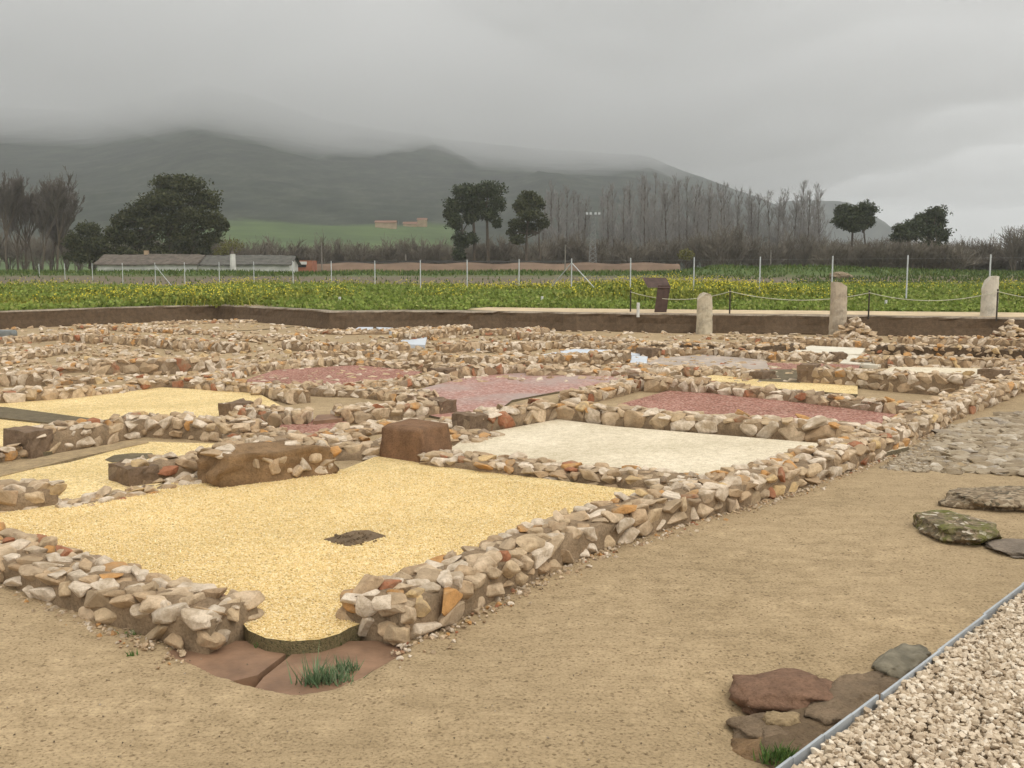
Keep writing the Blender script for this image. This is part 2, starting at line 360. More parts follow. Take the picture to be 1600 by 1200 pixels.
# ------------------------------------------------------------------ room floors
def floor(name, px, z, mat, label, side='darkearth'): return sheet(name, px, z, mat, -.15, label, side)
floor('gravel_floor', [(-160, 790), (95, 788), (330, 742), (400, 752), (540, 732), (600, 708), (660, 724), (1075, 776), (1000, 795), (860, 850), (720, 912), (600, 962), (548, 980), (530, 990), (500, 999), (455, 1002), (415, 997), (388, 985), (365, 955), (200, 890), (0, 840), (-160, 812)], .065, 'yellow', 'large yellow gravel floor in the nearest room', 'rim')
floor('gravel_floor', [(686, 712), (735, 680), (872, 655), (960, 666), (1350, 698), (1420, 698), (1300, 728), (1075, 768), (860, 748), (700, 720)], .06, 'white', 'cream white gravel floor behind the yellow room')
floor('gravel_floor', [(965, 632), (1060, 606), (1160, 618), (1450, 652), (1420, 680), (1350, 688), (1000, 660)], .05, 'red', 'long red gravel floor at the right')
floor('gravel_floor', [(1090, 592), (1120, 584), (1250, 593), (1340, 600), (1340, 616), (1150, 603)], .05, 'yellow', 'narrow yellow gravel strip at the right')
floor('mosaic_floor', [(630, 640), (640, 612), (740, 586), (850, 581), (1000, 588), (975, 604), (880, 610), (800, 625), (760, 655), (715, 658)], .04, 'mosaic', 'wet red and grey mosaic floor in the middle')
floor('gravel_floor', [(350, 605), (430, 578), (560, 570), (660, 581), (610, 605), (480, 612)], .06, 'red', 'red gravel floor left of the mosaic')
floor('gravel_floor', [(420, 694), (440, 662), (540, 648), (545, 680), (480, 696)], .05, 'red', 'tiny red gravel corner behind the brown block')
floor('gravel_floor', [(-60, 633), (140, 618), (250, 605), (400, 612), (450, 640), (345, 662), (300, 668), (140, 664), (0, 644)], .05, 'yellow', 'yellow gravel floor in the second room at left')
floor('gravel_floor', [(-60, 646), (0, 648), (142, 667), (80, 705), (-60, 720)], .05, 'yellow', 'yellow gravel corner at the left edge')
floor('gravel_floor', [(-60, 768), (0, 742), (110, 722), (230, 690), (375, 694), (345, 718), (210, 772), (95, 802), (0, 790)], .05, 'yellow', 'yellow gravel floor behind the low threshold')
sheet('earth_strip', [(-60, 752), (0, 731), (90, 708), (230, 684), (232, 691), (120, 715), (0, 744), (-60, 762)], .06, 'tan', -.1, 'bare tan earth strip along the wall foot')
sheet('earth_strip', [(-40, 634), (10, 636), (160, 656), (150, 666), (90, 662), (-40, 648)], .075, 'darkearth', -.1, 'dark soil strip crossing the yellow gravel')
floor('earth_floor', [(130, 608), (145, 586), (230, 584), (265, 606)], .03, 'tan', 'tan earth floor of a small room at left')
floor('earth_floor', [(270, 517), (300, 506), (440, 503), (500, 506), (390, 516)], .03, 'tan', 'tan earth floor near the back bank')
floor('gravel_floor', [(1340, 594), (1395, 573), (1570, 576), (1580, 600), (1400, 596)], .08, 'white', 'white gravel floor near the right edge')
floor('paving_floor', [(985, 578), (1015, 560), (1100, 554), (1195, 562), (1205, 580)], .05, 'wetgrey', 'wet grey paved floor at the right')
floor('gravel_floor', [(1170, 566), (1345, 569), (1335, 586), (1170, 580)], .045, 'red', 'red gravel strip beside the wet paving')
floor('earth_floor', [(1185, 577), (1260, 577), (1250, 598), (1185, 595)], .055, 'darkearth', 'dark earth gap between two wall ends')
for k, (px, mt, lb) in enumerate([
 ([(826, 558), (898, 545), (960, 547), (1000, 553), (940, 561)], 'bluewhite', 'pale blue white covering in a far room'),
 ([(984, 568), (988, 555), (1012, 557), (1010, 568)], 'bluewhite', 'small pale blue white covering beside a brick end'),
 ([(1232, 551), (1266, 540), (1352, 544), (1345, 553)], 'cream', 'cream covering behind the far right walls'),
 ([(1312, 567), (1328, 554), (1392, 564), (1372, 571)], 'cream', 'cream covering beside the brick corner'),
 ([(626, 532), (640, 527), (667, 527), (664, 539), (640, 538)], 'bluewhite', 'white covering among far rubble'),
 ([(686, 544), (715, 534), (735, 533), (750, 545)], 'bluewhite', 'white covering left of the far rubble'),
 ([(553, 516), (560, 511), (583, 511), (581, 517)], 'bluewhite', 'small white covering near the back bank'),
 ([(588, 511), (614, 512), (612, 518), (596, 517)], 'bluewhite', 'second white covering near the back bank')]):
    floor('ground_cover', px, (.10 if k in (0, 2, 4, 5, 6, 7) else .07), mt, lb, mt)

# threshold tiles in the hollow
MAT['tile'] = plain('worn_terracotta', (.225, .132, .078), .65, .3, 4, .35, 18)
t = empty('threshold', P(470, 1040, -.03))
for q in ([(250, 1022), (300, 1000), (470, 1003), (402, 1055), (330, 1072)], [(412, 1058), (480, 1003), (640, 1000), (660, 1020), (560, 1080), (470, 1095), (390, 1085)]):
    mb = MB(); prism(mb, [P(x, y, -.015)[:2] for x, y in q], -.2, -.015); mb.build('tile', MAT['tile'], t)
tag(t, 'worn terracotta threshold slabs in the hollow at the nearest corner', 'threshold')

# ------------------------------------------------------------------ stone walls
def wall(label, px, h, w=.5, z=0., brick='', st=.2, skip=.03, top=1., rough=1., name='stone_wall', cat='wall', mort='mortar', brickh=1.12, face=1.):
    F0 = np.array([P(x, y, z)[:2] for x, y in px]); d = np.diff(F0, axis=0); d /= np.linalg.norm(d, axis=1, keepdims=True)
    nn = np.stack([-d[:, 1], d[:, 0]], 1)
    for k in range(len(nn)):
        if nn[k]@(F0[k]+F0[k+1]) < 0: nn[k] *= -1
    vn = np.vstack([nn[:1], (nn[:-1]+nn[1:])/2, nn[-1:]]); vn /= (np.linalg.norm(vn, axis=1, keepdims=True)**2)
    cum = np.r_[0, np.cumsum(np.linalg.norm(np.diff(F0, axis=0), axis=1))]; Ltot = cum[-1]
    def at(s):
        s = min(max(s, 0), Ltot); k = min(np.searchsorted(cum, s, 'right')-1, len(d)-1); f = (s-cum[k])/(cum[k+1]-cum[k])
        return F0[k]*(1-f)+F0[k+1]*f, d[k], vn[k]*(1-f)+vn[k+1]*f, nn[k]
    near = float(np.linalg.norm(F0, axis=1).min()); h *= .86 if near < 13.5 else .72; w *= 1 if near < 13.5 else .82; lib = HI if near < 15 else LO
    sd = random.randrange(1000)
    hh = lambda s: h*(.86+.3*float(fbm(np.array(s+sd), np.array(.5), .9, 3, sd % 50)))
    o = empty(name, (*F0[0], z)); tag(o, label, cat)
    # mortar core
    n = max(4, int(Ltot/.14)); rows = []
    for k in range(n+1):
        s = Ltot*k/n; p, dd, v, _ = at(s); H = hh(s)-.035; row = []
        for a, zz in ((.0, -.08), (.01, H*.45), (.045, H*.95), (.25, H+.01), (.5, H+.02), (.75, H+.01), (.955, H*.95), (1.02, -.08)):
            j = RNG.normal(size=3)*.013*rough; row.append([p[0]+v[0]*a*w+j[0], p[1]+v[1]*a*w+j[1], z+zz+j[2]*(zz > 0)])
        rows.append(row)
    V = np.array(rows).reshape(-1, 3); q = 8; F = []
    for k in range(n):
        for c in range(q-1): a0 = k*q+c; F += [[a0, a0+q, a0+q+1], [a0, a0+q+1, a0+1]]
    for c in range(1, q-1): F += [[0, c, c+1], [n*q, n*q+c+1, n*q+c]]
    mb = MB(); mb.add(V, F); mb.build('mortar_core', MAT[mort], o, smooth=near < 15)
    mb = MB()
    dz0 = .3 if 's' in brick else .02; dz1 = .3 if 'e' in brick else .02
    # face courses, front (full) and back (upper)
    for side in (0, 1):
        nc = max(2 if near < 13.5 and h > .17 else 1, int(round(h/(st*.85))))
        for c in range(nc):
            if (side and c < nc-1) or face == 0: continue
            s = dz0-U(0, .1)
            while s < Ltot-dz1:
                wd = st*U(.65, 1.55); sc = s+wd/2; s += wd*.97
                if random.random() < skip or s > Ltot+.05: continue
                p, dd, v, n1 = at(sc); H = hh(sc); ch = H/nc
                yaw = math.atan2(dd[1], dd[0]); hg = ch*U(.8, 1.14); a = (.075 if side == 0 else .925)+U(-.03, .03)
                R = rot(U(-.12, .12), U(-.3, .3), yaw+U(-.15, .15))
                c3 = (p[0]+v[0]*a*w, p[1]+v[1]*a*w, z+ch*(c+.5)+U(-.02, .02)-.01)
                put(mb, lib, c3, (wd*U(.98, 1.15), .155*U(.9, 1.2), hg*1.1), R)
    # ends
    for s, k in ((0., 's'), (Ltot, 'e')):
        p, dd, v, n1 = at(s); yaw = math.atan2(dd[1], dd[0])
        if k in brick:
            bb = MB(); sg = 1 if k == 's' else -1; cxy = p+dd*sg*.15+v*w*.5
            V, Fb = HI[random.randrange(48)]; 
            V8 = BOXV*np.array([.32, w*1.04, hh(s)*brickh+.06]); 
            bmx = bmesh.new(); bmesh.ops.create_cube(bmx, size=1)
            bmesh.ops.subdivide_edges(bmx, edges=bmx.edges[:], cuts=3, use_grid_fill=True)
            bmesh.ops.triangulate(bmx, faces=bmx.faces[:]); bmx.verts.index_update()
            vv = np.array([q_.co[:] for q_ in bmx.verts])*np.array([.32, w*1.04, hh(s)*brickh+.06]); ff = np.array([[q_.index for q_ in f.verts] for f in bmx.faces]); bmx.free()
            vv += RNG.normal(size=vv.shape)*.009
            bb.add(vv@rot(0, 0, yaw).T+np.array([*cxy, z+hh(s)*brickh/2-.03]), ff); bb.build('brick_end', MAT['brick'], o)
        else:
            nc = max(2 if near < 13.5 and h > .17 else 1, int(round(h/(st*.85))))
            for c in range(nc):
                for a in np.arange(.2, .95, st*.9/w):
                    ch = hh(s)/nc; put(mb, lib, (*(p+v*a*w+dd*(.06 if k == 's' else -.06)), z+ch*(c+.5)), (st*U(.95, 1.15), st*U(.95, 1.2), ch*U(1., 1.25)), rot(U(-.2, .2), U(-.2, .2), yaw+U(-.2, .2)))
    # rubble on top
    s = dz0*.6
    while s < Ltot-dz1*.6:
        stp = st*U(.5, .85)*(1 if near < 15 else 1.15)
        for a in (.19, .5, .81):
            if random.random() > .93*top: continue
            sc = s+U(-.06, .06); p, dd, v, n1 = at(sc); H = hh(sc); aa = a+U(-.07, .07); k = st/.2
            tl = .45 if random.random() < .12 else .13
            put(mb, lib, (*(p+v*aa*w), z+H+U(-.04, -.012)+(.025 if tl > .3 else 0)), (U(.12, .26)*k, U(.09, .19)*k, U(.055, .12)*k), rot(U(-tl, tl), U(-tl, tl), math.atan2(dd[1], dd[0])+U(-.8, .8)))
        s += stp
    mb.build('rubble_stones', MAT['stone'], o)
    return o

wall('nearest stone wall running out of the frame at lower left', [(-260, 832), (-100, 875), (0, 914), (165, 977), (280, 1010), (330, 1018)], .25, .46, st=.19)
wall('long stone wall from the terracotta threshold up to the right edge', [(628, 1008), (700, 975), (860, 893), (960, 852), (1130, 802), (1270, 757), (1390, 712), (1480, 662), (1600, 613), (1760, 560)], .29, .46, st=.19)
wall('stone wall dividing the yellow gravel from the white gravel', [(655, 734), (760, 747), (860, 757), (960, 767), (1062, 780)], .2, .5, st=.19)
wall('stub of wall with a dark brick end left of the brown mortar lump', [(203, 768), (255, 760), (345, 746)], .27, .5, brick='s', st=.2, brickh=.98)
wall('low buried stone row along the edge of the yellow gravel', [(97, 803), (150, 797), (215, 782), (330, 757)], .07, .35, st=.17, top=.8, z=.02)
wall('stone wall stub with a blunt end at the left edge', [(-200, 838), (0, 812), (94, 799)], .31, .5, st=.22)
wall('rubble wall with dark brick end between the two yellow floors at left', [(48, 716), (150, 698), (225, 684), (300, 688), (372, 697)], .32, .5, brick='s', st=.22)
wall('very low stone row at the left edge beside the yellow gravel', [(-120, 742), (0, 722), (60, 712)], .14, .45, st=.18)
wall('heaped rubble wall along the back of the nearest yellow floor', [(345, 697), (430, 716), (520, 722), (604, 722)], .2, .8, st=.2)
wall('stone wall with brick ends and a dark hole behind the small red corner', [(343, 655), (430, 668), (480, 668)], .3, .55, brick='s', st=.2)
wall('short stone wall right of the dark hole in the middle', [(540, 664), (620, 658), (712, 648)], .3, .6, brick='e', st=.22)
wall('low rubble line left of the mosaic threshold', [(600, 690), (660, 692), (735, 700)], .1, .8, st=.2)
wall('rubble patch in front of the short wall in the middle', [(535, 690), (600, 678), (715, 672)], .12, .5, st=.22)
wall('stone wall with a dark brick end at the left corner of the white floor', [(734, 682), (800, 674), (872, 660)], .36, .5, brick='s', st=.24)
wall('tall stone wall of big blocks along the back of the white gravel', [(868, 660), (960, 670), (1100, 683), (1200, 690), (1362, 701)], .36, .5, st=.27)
wall('stone wall behind the long red gravel floor', [(1010, 606), (1060, 613), (1160, 624), (1230, 631), (1440, 657)], .27, .5, st=.24)
wall('short stone wall with brick end beside the mosaic floor', [(905, 632), (975, 618), (1012, 606)], .25, .5, st=.24)
wall('block ended wall above the right corner of the mosaic', [(982, 608), (1040, 614), (1100, 618)], .34, .5, brick='s', st=.24)
wall('stone wall with brick end behind the narrow yellow strip', [(1040, 590), (1110, 588), (1190, 597)], .25, .5, brick='e', st=.24)
wall('stone wall with brick end in front of the far white gravel', [(1246, 601), (1330, 606), (1420, 614), (1530, 622)], .46, .6, brick='s', st=.21)
wall('stone wall behind the far white gravel at right', [(1372, 574), (1450, 574), (1610, 578)], .3, .5, st=.21)
wall('stub wall with brown brick face right of the far white gravel', [(1568, 604), (1640, 588)], .38, .6, brick='s', st=.21)
wall('stone wall behind the yellow gravel at the left edge', [(-150, 646), (0, 635), (110, 627), (150, 622)], .3, .5, st=.22)
wall('low row of stones at the far corner of the yellow left floor', [(148, 622), (190, 618), (228, 611)], .15, .45, st=.22)
wall('tan mortared wall along the back of the second yellow floor', [(225, 613), (262, 608), (330, 614), (405, 619), (450, 632)], .27, .5, st=.21, skip=.2)
wall('taller stone wall around the small tan floor at left', [(145, 588), (225, 586), (345, 584)], .42, .55, st=.28)
wall('heaped rubble wall at left edge above the low stones', [(-80, 606), (0, 604), (78, 603)], .34, .6, st=.21)
wall('small brick red stone wall left of the tan floor', [(80, 607), (160, 602)], .2, .5, st=.22)
wall('reddish step of stone left of the tan room', [(70, 585), (145, 580)], .2, .6, st=.21)
wall('diagonal rubble wall at the left edge in the middle distance', [(-60, 574), (0, 567), (60, 560), (135, 547)], .25, .6, st=.21)
wall('rubble wall far left near the bank', [(-60, 541), (60, 535), (130, 528), (170, 522)], .25, .6, st=.2)
wall('long far rubble wall in front of the tan earth floor', [(95, 535), (200, 540), (300, 548), (370, 552)], .35, .6, st=.2)
wall('far rubble wall at the left under the bank', [(120, 514), (250, 520), (330, 524)], .2, .6, st=.2)
wall('short far wall right of the brown hollow', [(435, 546), (500, 551), (560, 553), (640, 552)], .32, .7, st=.2)
wall('low wall on the far side of the brown hollow', [(330, 528), (420, 534), (480, 530)], .2, .6, st=.2)
wall('rubble wall along the back of the left red floor', [(340, 602), (400, 584), (470, 576), (530, 572), (600, 578), (712, 586)], .26, .6, st=.21)
wall('stone wall with a brick block at the top corner of the mosaic floor', [(696, 596), (730, 592), (800, 586), (850, 584)], .3, .6, brick='s', st=.21)
wall('stone wall between the left red floor and the mosaic', [(560, 618), (620, 612), (672, 603), (715, 595)], .24, .6, st=.21)
wall('rubble heap wall in front of the left red floor', [(400, 622), (470, 618), (560, 622), (640, 634)], .24, .8, st=.21)
wall('low rubble wall behind the red and tan floors in the middle', [(470, 566), (560, 562), (640, 566), (720, 572), (800, 574)], .28, .7, st=.2)
wall('stone wall in front of the pale blue covering', [(770, 577), (840, 577), (900, 572), (986, 566)], .36, .6, st=.2)
wall('rubble row along the top of the mosaic floor', [(830, 590), (900, 589), (960, 591), (1060, 592)], .22, .8, st=.28)
wall('stone wall in front of the wet grey paving', [(950, 582), (1050, 586), (1120, 590), (1190, 594)], .22, .6, st=.21)
wall('brick ended wall behind the wet grey paving', [(1018, 560), (1060, 556), (1120, 558), (1200, 565), (1322, 566)], .28, .6, brick='se', st=.2)
wall('far rubble wall in front of the first short column', [(800, 530), (880, 536), (1000, 546), (1050, 548)], .3, .7, st=.2)
wall('far rubble wall behind the pale blue covering', [(780, 552), (850, 545), (930, 545), (1010, 553)], .26, .6, st=.2)
wall('dark earthy wall to the right of the first short column', [(1000, 552), (1090, 552), (1180, 556), (1260, 552)], .36, .9, st=.2, skip=.35, mort='bank')
wall('far rubble wall under the second column', [(1170, 538), (1260, 540), (1350, 546)], .3, .8, st=.2)
wall('low brick corner left of the far white gravel', [(1348, 571), (1388, 569)], .2, .4, brick='e', st=.25)
wall('far rubble wall left of the third column', [(1360, 553), (1440, 556), (1520, 558), (1640, 566)], .36, .8, st=.2, skip=.25, mort='bank')
wall('far rubble ridge at the foot of the third column', [(1420, 541), (1500, 540), (1570, 542), (1640, 548)], .34, .8, st=.2)
wall('far rubble wall in the centre near the bank', [(640, 536), (690, 528), (740, 522)], .42, .7, st=.2)
wall('long far rubble wall right of the white coverings', [(690, 552), (760, 550), (830, 550)], .34, .7, st=.2)
wall('far rubble wall against the bank in the centre', [(755, 525), (830, 524), (860, 522)], .3, .7, st=.2)
wall('far rubble line at the white coverings by the bank', [(480, 522), (540, 524), (620, 522), (680, 518)], .2, .9, st=.2)
wall('far low rubble line left of the centre', [(240, 508), (330, 506), (400, 505), (470, 506)], .16, .7, st=.2)

# brown mortar lump wall
def lump(name, label, cat, c, size, rz, mat, seed, sub=4, amp=.12, flat=.0, squ=.6, parts=None):
    bm = bmesh.new(); bmesh.ops.create_cube(bm, size=1); bmesh.ops.subdivide_edges(bm, edges=bm.edges[:], cuts=9, use_grid_fill=True)
    for v in bm.verts:
        q = v.co.normalized()*.56; v.co = v.co*squ+q*(1-squ)
        n = mnoise.noise_vector(v.co*3+Vector((seed, 0, 0)))*amp+mnoise.noise_vector(v.co*9+Vector((seed, 3, 0)))*amp*.35; v.co += n
    bmesh.ops.triangulate(bm, faces=bm.faces[:]); bm.verts.index_update()
    V = np.array([v.co[:] for v in bm.verts])*np.array(size); F = np.array([[v.index for v in f.verts] for f in bm.faces]); bm.free()
    mb = MB(); mb.add(V@rot(0, 0, rz).T+np.array(c), F); o = mb.build(name, mat, origin=(c[0], c[1], c[2]-size[2]/2), smooth=True)
    return tag(o, label, cat)
a = P(338, 772)[:2]; b2 = P(522, 748)[:2]; cen = (a+b2)/2; dv = b2-a; ln = np.linalg.norm(dv)
lw = lump('wall_fragment', 'rough brown mortar lump of old wall standing in the yellow gravel', 'wall', (*(cen+np.array([-dv[1], dv[0]])/ln*.24), .15), (ln*.98, .58, .48), math.atan2(dv[1], dv[0]), MAT['lumpm'], 6, amp=.115, squ=.85)
mb = MB(); nr_ = np.array([-dv[1], dv[0]])/ln
for k in range(30):
    f_, g_ = U(.04, .98), U(.12, .62); put(mb, HI, (*(a+dv*f_+nr_*(g_-.05)), .34+.05*math.sin(f_*9)+U(-.01, .04)), (U(.14, .3), U(.1, .22), U(.05, .1)), rot(U(-.25, .25), U(-.25, .25), U(0, 6)))
for k in range(16):
    f_ = U(.25, 1.); put(mb, HI, (*(a+dv*f_+nr_*.0), U(.1, .3)), (U(.1, .2), .14, U(.1, .17)), rot(U(-.2, .2), U(-.3, .3), math.atan2(dv[1], dv[0])+U(-.2, .2)))
mb.build('rubble_stones', MAT['stone'], lw)
def slope_block(label, px_b, h, name, mat):
    # four base corners (pixels) and an inset, rounded top
    B = np.array([P(x, y)[:2] for x, y in px_b]); c = B.mean(0); bm = bmesh.new()
    bmesh.ops.create_cube(bm, size=2); bmesh.ops.subdivide_edges(bm, edges=bm.edges[:], cuts=7, use_grid_fill=True)
    for v in bm.verts:
        s, t, z = (v.co.x+1)/2, (v.co.y+1)/2, (v.co.z+1)/2
        p = (B[0]*(1-s)+B[1]*s)*(1-t)+(B[3]*(1-s)+B[2]*s)*t
        k = 1-.09*z; r = max(abs(v.co.x), abs(v.co.y)); zz = z-.1*(r**5)*(z > .9)*.6
        p = c+(p-c)*k; n = mnoise.noise_vector(Vector((p[0]*5, p[1]*5, zz*3)))*.02
        v.co = Vector((p[0]+n.x, p[1]+n.y, zz*h+n.z-.04*(z < .1)))
    bmesh.ops.triangulate(bm, faces=bm.faces[:]); bm.verts.index_update()
    mb = MB(); mb.add([v.co[:] for v in bm.verts], [[v.index for v in f.verts] for f in bm.faces]); bm.free()
    return tag(mb.build(name, mat, smooth=True), label, 'block')
slope_block('rust brown rendered block standing at the corner of the yellow floor', [(592, 722), (657, 732), (706, 716), (640, 704)], .44, 'masonry_block', MAT['rust'])
# flat tile under the dark hole
mb = MB(); prism(mb, [P(x, y, .1)[:2] for x, y in [(489, 658), (535, 654), (537, 646), (496, 648)]], -.05, .1)
tag(mb.build('tile_slab', MAT['tile']), 'terracotta slab inside the dark gap of the middle wall', 'slab')

# ------------------------------------------------------------------ small ground things
mb = MB(); prism(mb, [P(x, y, .071)[:2] for x, y in [(506, 842), (530, 836), (552, 829), (576, 828), (603, 837), (572, 846), (545, 853), (522, 848)]], .0, .071)
for _ in range(60):
    p = P(U(522, 588), U(832, 850), .075); put(mb, LO, p, (U(.01, .035), U(.01, .035), U(.008, .02)), rot(U(-.5, .5), U(-.5, .5), U(0, 6)))
tag(mb.build('earth_patch', MAT['dampsoil']), 'dark square earth patch in the nearest yellow gravel', None, None, 'structure')
mb = MB(); prism(mb, [P(x, y, .056)[:2] for x, y in [(164, 718), (178, 711), (205, 708), (238, 708), (240, 714), (215, 720), (175, 722)]], .0, .056)
tag(mb.build('earth_patch', MAT['darkearth']), 'dark oval earth patch in the back yellow gravel', None, None, 'structure')

MAT['grain'] = m_leaf('yellow_grain', [(0, (.52, .37, .15)), (.15, (.70, .51, .215)), (.5, (.79, .60, .29)), (.85, (.84, .68, .40)), (1, (.88, .76, .51))], .85)
ypoly = [P(x, y, .065)[:2] for x, y in [(-60, 800), (95, 795), (330, 750), (540, 736), (660, 735), (1050, 780), (1000, 795), (860, 850), (720, 912), (600, 962), (548, 979), (530, 988), (500, 997), (455, 1000), (415, 995), (388, 983), (365, 955), (200, 890), (0, 840), (-60, 820)]]; ya = np.array(ypoly); ppoly = [P(x, y, .071)[:2] for x, y in [(506, 842), (530, 836), (552, 829), (576, 828), (603, 837), (572, 846), (545, 853), (522, 848)]]
mb = MB(); k = 0
while k < 50000:
    y = ya[:, 1].min()+(ya[:, 1].max()-ya[:, 1].min())*random.random()**1.5; x = U(ya[:, 0].min(), ya[:, 0].max())
    if not inpoly(np.array(x), np.array(y), ypoly) or inpoly(np.array(x), np.array(y), ppoly): continue
    s_ = U(.007, .016); put(mb, LO, (x, y, .067+U(-.002, .004)), (s_, s_*U(.6, 1), s_*.6), rot(U(-.5, .5), U(-.5, .5), U(0, 6))); k += 1
tag(mb.build('gravel_grains', MAT['grain']), 'loose yellow grains on the nearest gravel floor', 'gravel', None, 'stuff')
mb = MB()
for ln_ in ([(0, 914), (165, 977), (290, 1012)], [(612, 1014), (700, 975), (860, 893), (960, 852), (1130, 802), (1270, 757), (1390, 712), (1480, 662)]):
    q_ = [P(x, y) for x, y in ln_]
    for a_, b_ in zip(q_[:-1], q_[1:]):
        for _ in range(int(np.linalg.norm(b_-a_)*130)):
            p_ = a_+(b_-a_)*random.random(); p_ = p_-p_/np.linalg.norm(p_)*abs(random.gauss(0, .16)); s_ = random.choice((.01, .015, .02, .03, .045))*U(.7, 1.2)
            put(mb, LO, (p_[0], p_[1], .004+.02*(fbm(np.array(p_[0]), np.array(p_[1]), .6, 4, 3)-.5)), (s_, s_*U(.6, 1), s_*.7), rot(U(-.4, .4), U(-.4, .4), U(0, 6)))
tag(mb.build('wall_crumbs', MAT['stone']), 'crumbs of stone and mortar at the foot of the near walls', 'rubble', None, 'stuff')
MAT['grassblade'] = m_leaf('grass_blade', [(0, (.05, .10, .025)), (.5, (.09, .16, .04)), (1, (.14, .19, .05))])
MAT['weed'] = m_leaf('grey_green_weed', [(0, (.08, .13, .06)), (.6, (.16, .23, .11)), (1, (.28, .32, .2))])
def tuft(px, py, z, n, h, r, label, mat='weed', name='grass_tuft'):
    c = P(px, py, z); B = np.c_[c[0]+RNG.normal(size=n)*r, c[1]+RNG.normal(size=n)*r*.7, np.full(n, z-.01)]
    mb = MB(); blades(mb, B, RNG.uniform(.4, 1, n)*h, .012, .45); return tag(mb.build(name, MAT[mat], origin=c), label, 'grass')
tuft(490, 1070, -.02, 90, .2, .035, 'spiky grey green tuft on the terracotta threshold')
tuft(518, 1064, -.02, 160, .12, .05, 'low green tuft beside the spiky one on the threshold')
tuft(542, 1050, -.02, 90, .11, .035, 'small green tuft at the right side of the threshold')
tuft(412, 1008, -.01, 60, .05, .025, 'tiny green tuft at the left foot of the gravel edge', 'grassblade')
tuft(515, 1006, -.01, 80, .05, .028, 'mossy green tuft at the right foot of the gravel edge', 'grassblade')
tuft(203, 992, .0, 30, .05, .03, 'tiny tuft at the foot of the nearest left wall', 'grassblade')
tuft(205, 1022, .0, 16, .05, .02, 'lone tiny tuft on the sand near the left wall', 'grassblade')

# path at lower right with its metal edging
PZ = .3
e0 = P(1205, 1200, PZ+.05)[:2]; e1 = P(1605, 902, PZ+.05)[:2]; ed = (e1-e0)/np.linalg.norm(e1-e0); en = np.array([ed[1], -ed[0]])
ea = e0-ed*3.2; eb = e1+ed*9
tag((lambda mb: (prism(mb, [ea+en*.03, ea+en*5, eb+en*5, eb+en*.03], -.1, PZ-.02), mb.build('gravel_path', m_gravel('path_gravel', [(.46, .36, .25), (.55, .45, .32), (.40, .31, .21)], 34, (.25, .18, .11), .1)))[1])(MB()), 'raised path of pinkish beige gravel at lower right', None, None, 'structure')
MAT['pebble'] = m_leaf('path_pebble', [(0, (.36, .27, .18)), (.3, (.50, .40, .28)), (.7, (.60, .49, .36)), (1, (.70, .61, .48))], .9)
mb = MB(); cnt = 0
while cnt < 24000:
    p = e0+ed*U(-.4, 5.5)+en*U(.035, 3.4); 
    u = p[0]/p[1]
    if p[1] < 3.2 or u > .8: continue
    s = U(.017, .040); put(mb, LO, (p[0], p[1], PZ-.002+U(0, .024)), (s, s*U(.7, 1), s*U(.55, .9)), rot(U(-.5, .5), U(-.5, .5), U(0, 6.3))); cnt += 1
tag(mb.build('path_pebbles', MAT['pebble']), 'loose beige pebbles covering the path', 'pebbles', None, 'stuff')
MAT['zinc'] = plain('galvanised_edging', (.40, .42, .43), .5, .15, 4, metal=.3)
mb = MB()
for a_, b_, k in ((-2., .98, 0), (1.0, 9., 1)):
    off = .012*k; pts = []
    for t_ in np.linspace(a_, b_, 12): pts.append(e0+ed*t_+en*(off+.012*math.sin(t_*1.3)))
    for p_, q_ in zip(pts[:-1], pts[1:]):
        c_ = (p_+q_)/2; box(mb, (*c_, PZ-.053), (np.linalg.norm(q_-p_)+.002, .012, .17), math.atan2(ed[1], ed[0]))
tag(mb.build('path_edging', MAT['zinc']), 'thin grey metal edging strip beside the gravel path', 'edging')

# boulders and mounds
MAT['redrock'] = m_mortar('red_rock', (.25, .145, .09)); MAT['greyrock'] = m_mortar('grey_brown_rock', (.24, .17, .105)); MAT['slab'] = m_mortar('grey_slab', (.25, .2, .15))
def m_moss():
    m, nt, b, co = newmat('mossy_conglomerate', .95)
    v = node(nt, 'ShaderNodeTexVoronoi', {'Vector': co, 'Scale': 26.}); sx = node(nt, 'ShaderNodeSeparateColor', {0: v.outputs['Color']})
    c = ramp(nt, sx.outputs[0], [(0, (.13, .10, .06)), (.4, (.2, .15, .09)), (.7, (.27, .2, .13)), (.9, (.5, .43, .33))], 'CONSTANT')
    g = ramp(nt, noise(nt, co, 5, 5, .7), [(.45, (0, 0, 0)), (.6, (.85, .85, .85))]); c = mix(nt, g, c, (.13, .13, .03)); setc(nt, b, c)
    bump(nt, b, v.outputs['Distance'], .8, .03); return m
MAT['moss'] = m_moss()
MAT['conglom'] = m_gravel('conglomerate', [(.22, .16, .10), (.30, .23, .15), (.17, .125, .08), (.36, .29, .2)], 30, (.1, .08, .05), .1)
def rock(label, x0, x1, y0, y1, hz, mat, seed, name='boulder', cat='rock', z=0., dz=0., squ=.28, amp=.14):
    a, b_ = P(x0, (y0+y1)/2+ (y1-y0)*.2, z), P(x1, (y0+y1)/2+(y1-y0)*.2, z); n_, f_ = P((x0+x1)/2, y1, z), P((x0+x1)/2, y0+ (y1-y0)*.25, z)
    c = (n_+f_)/2; return lump(name, label, cat, (c[0], c[1], z+hz*.3+dz), (np.linalg.norm(b_-a), max(.12, f_[1]-n_[1]), hz), 0, MAT[mat], seed, amp=amp, squ=squ)
rock('mossy conglomerate lump with white pebbles lying on the sand', 1442, 1547, 806, 852, .16, 'moss', 3)
rock('long pebbly conglomerate ridge at the right edge of the sand', 1478, 1700, 766, 802, .15, 'conglom', 5)
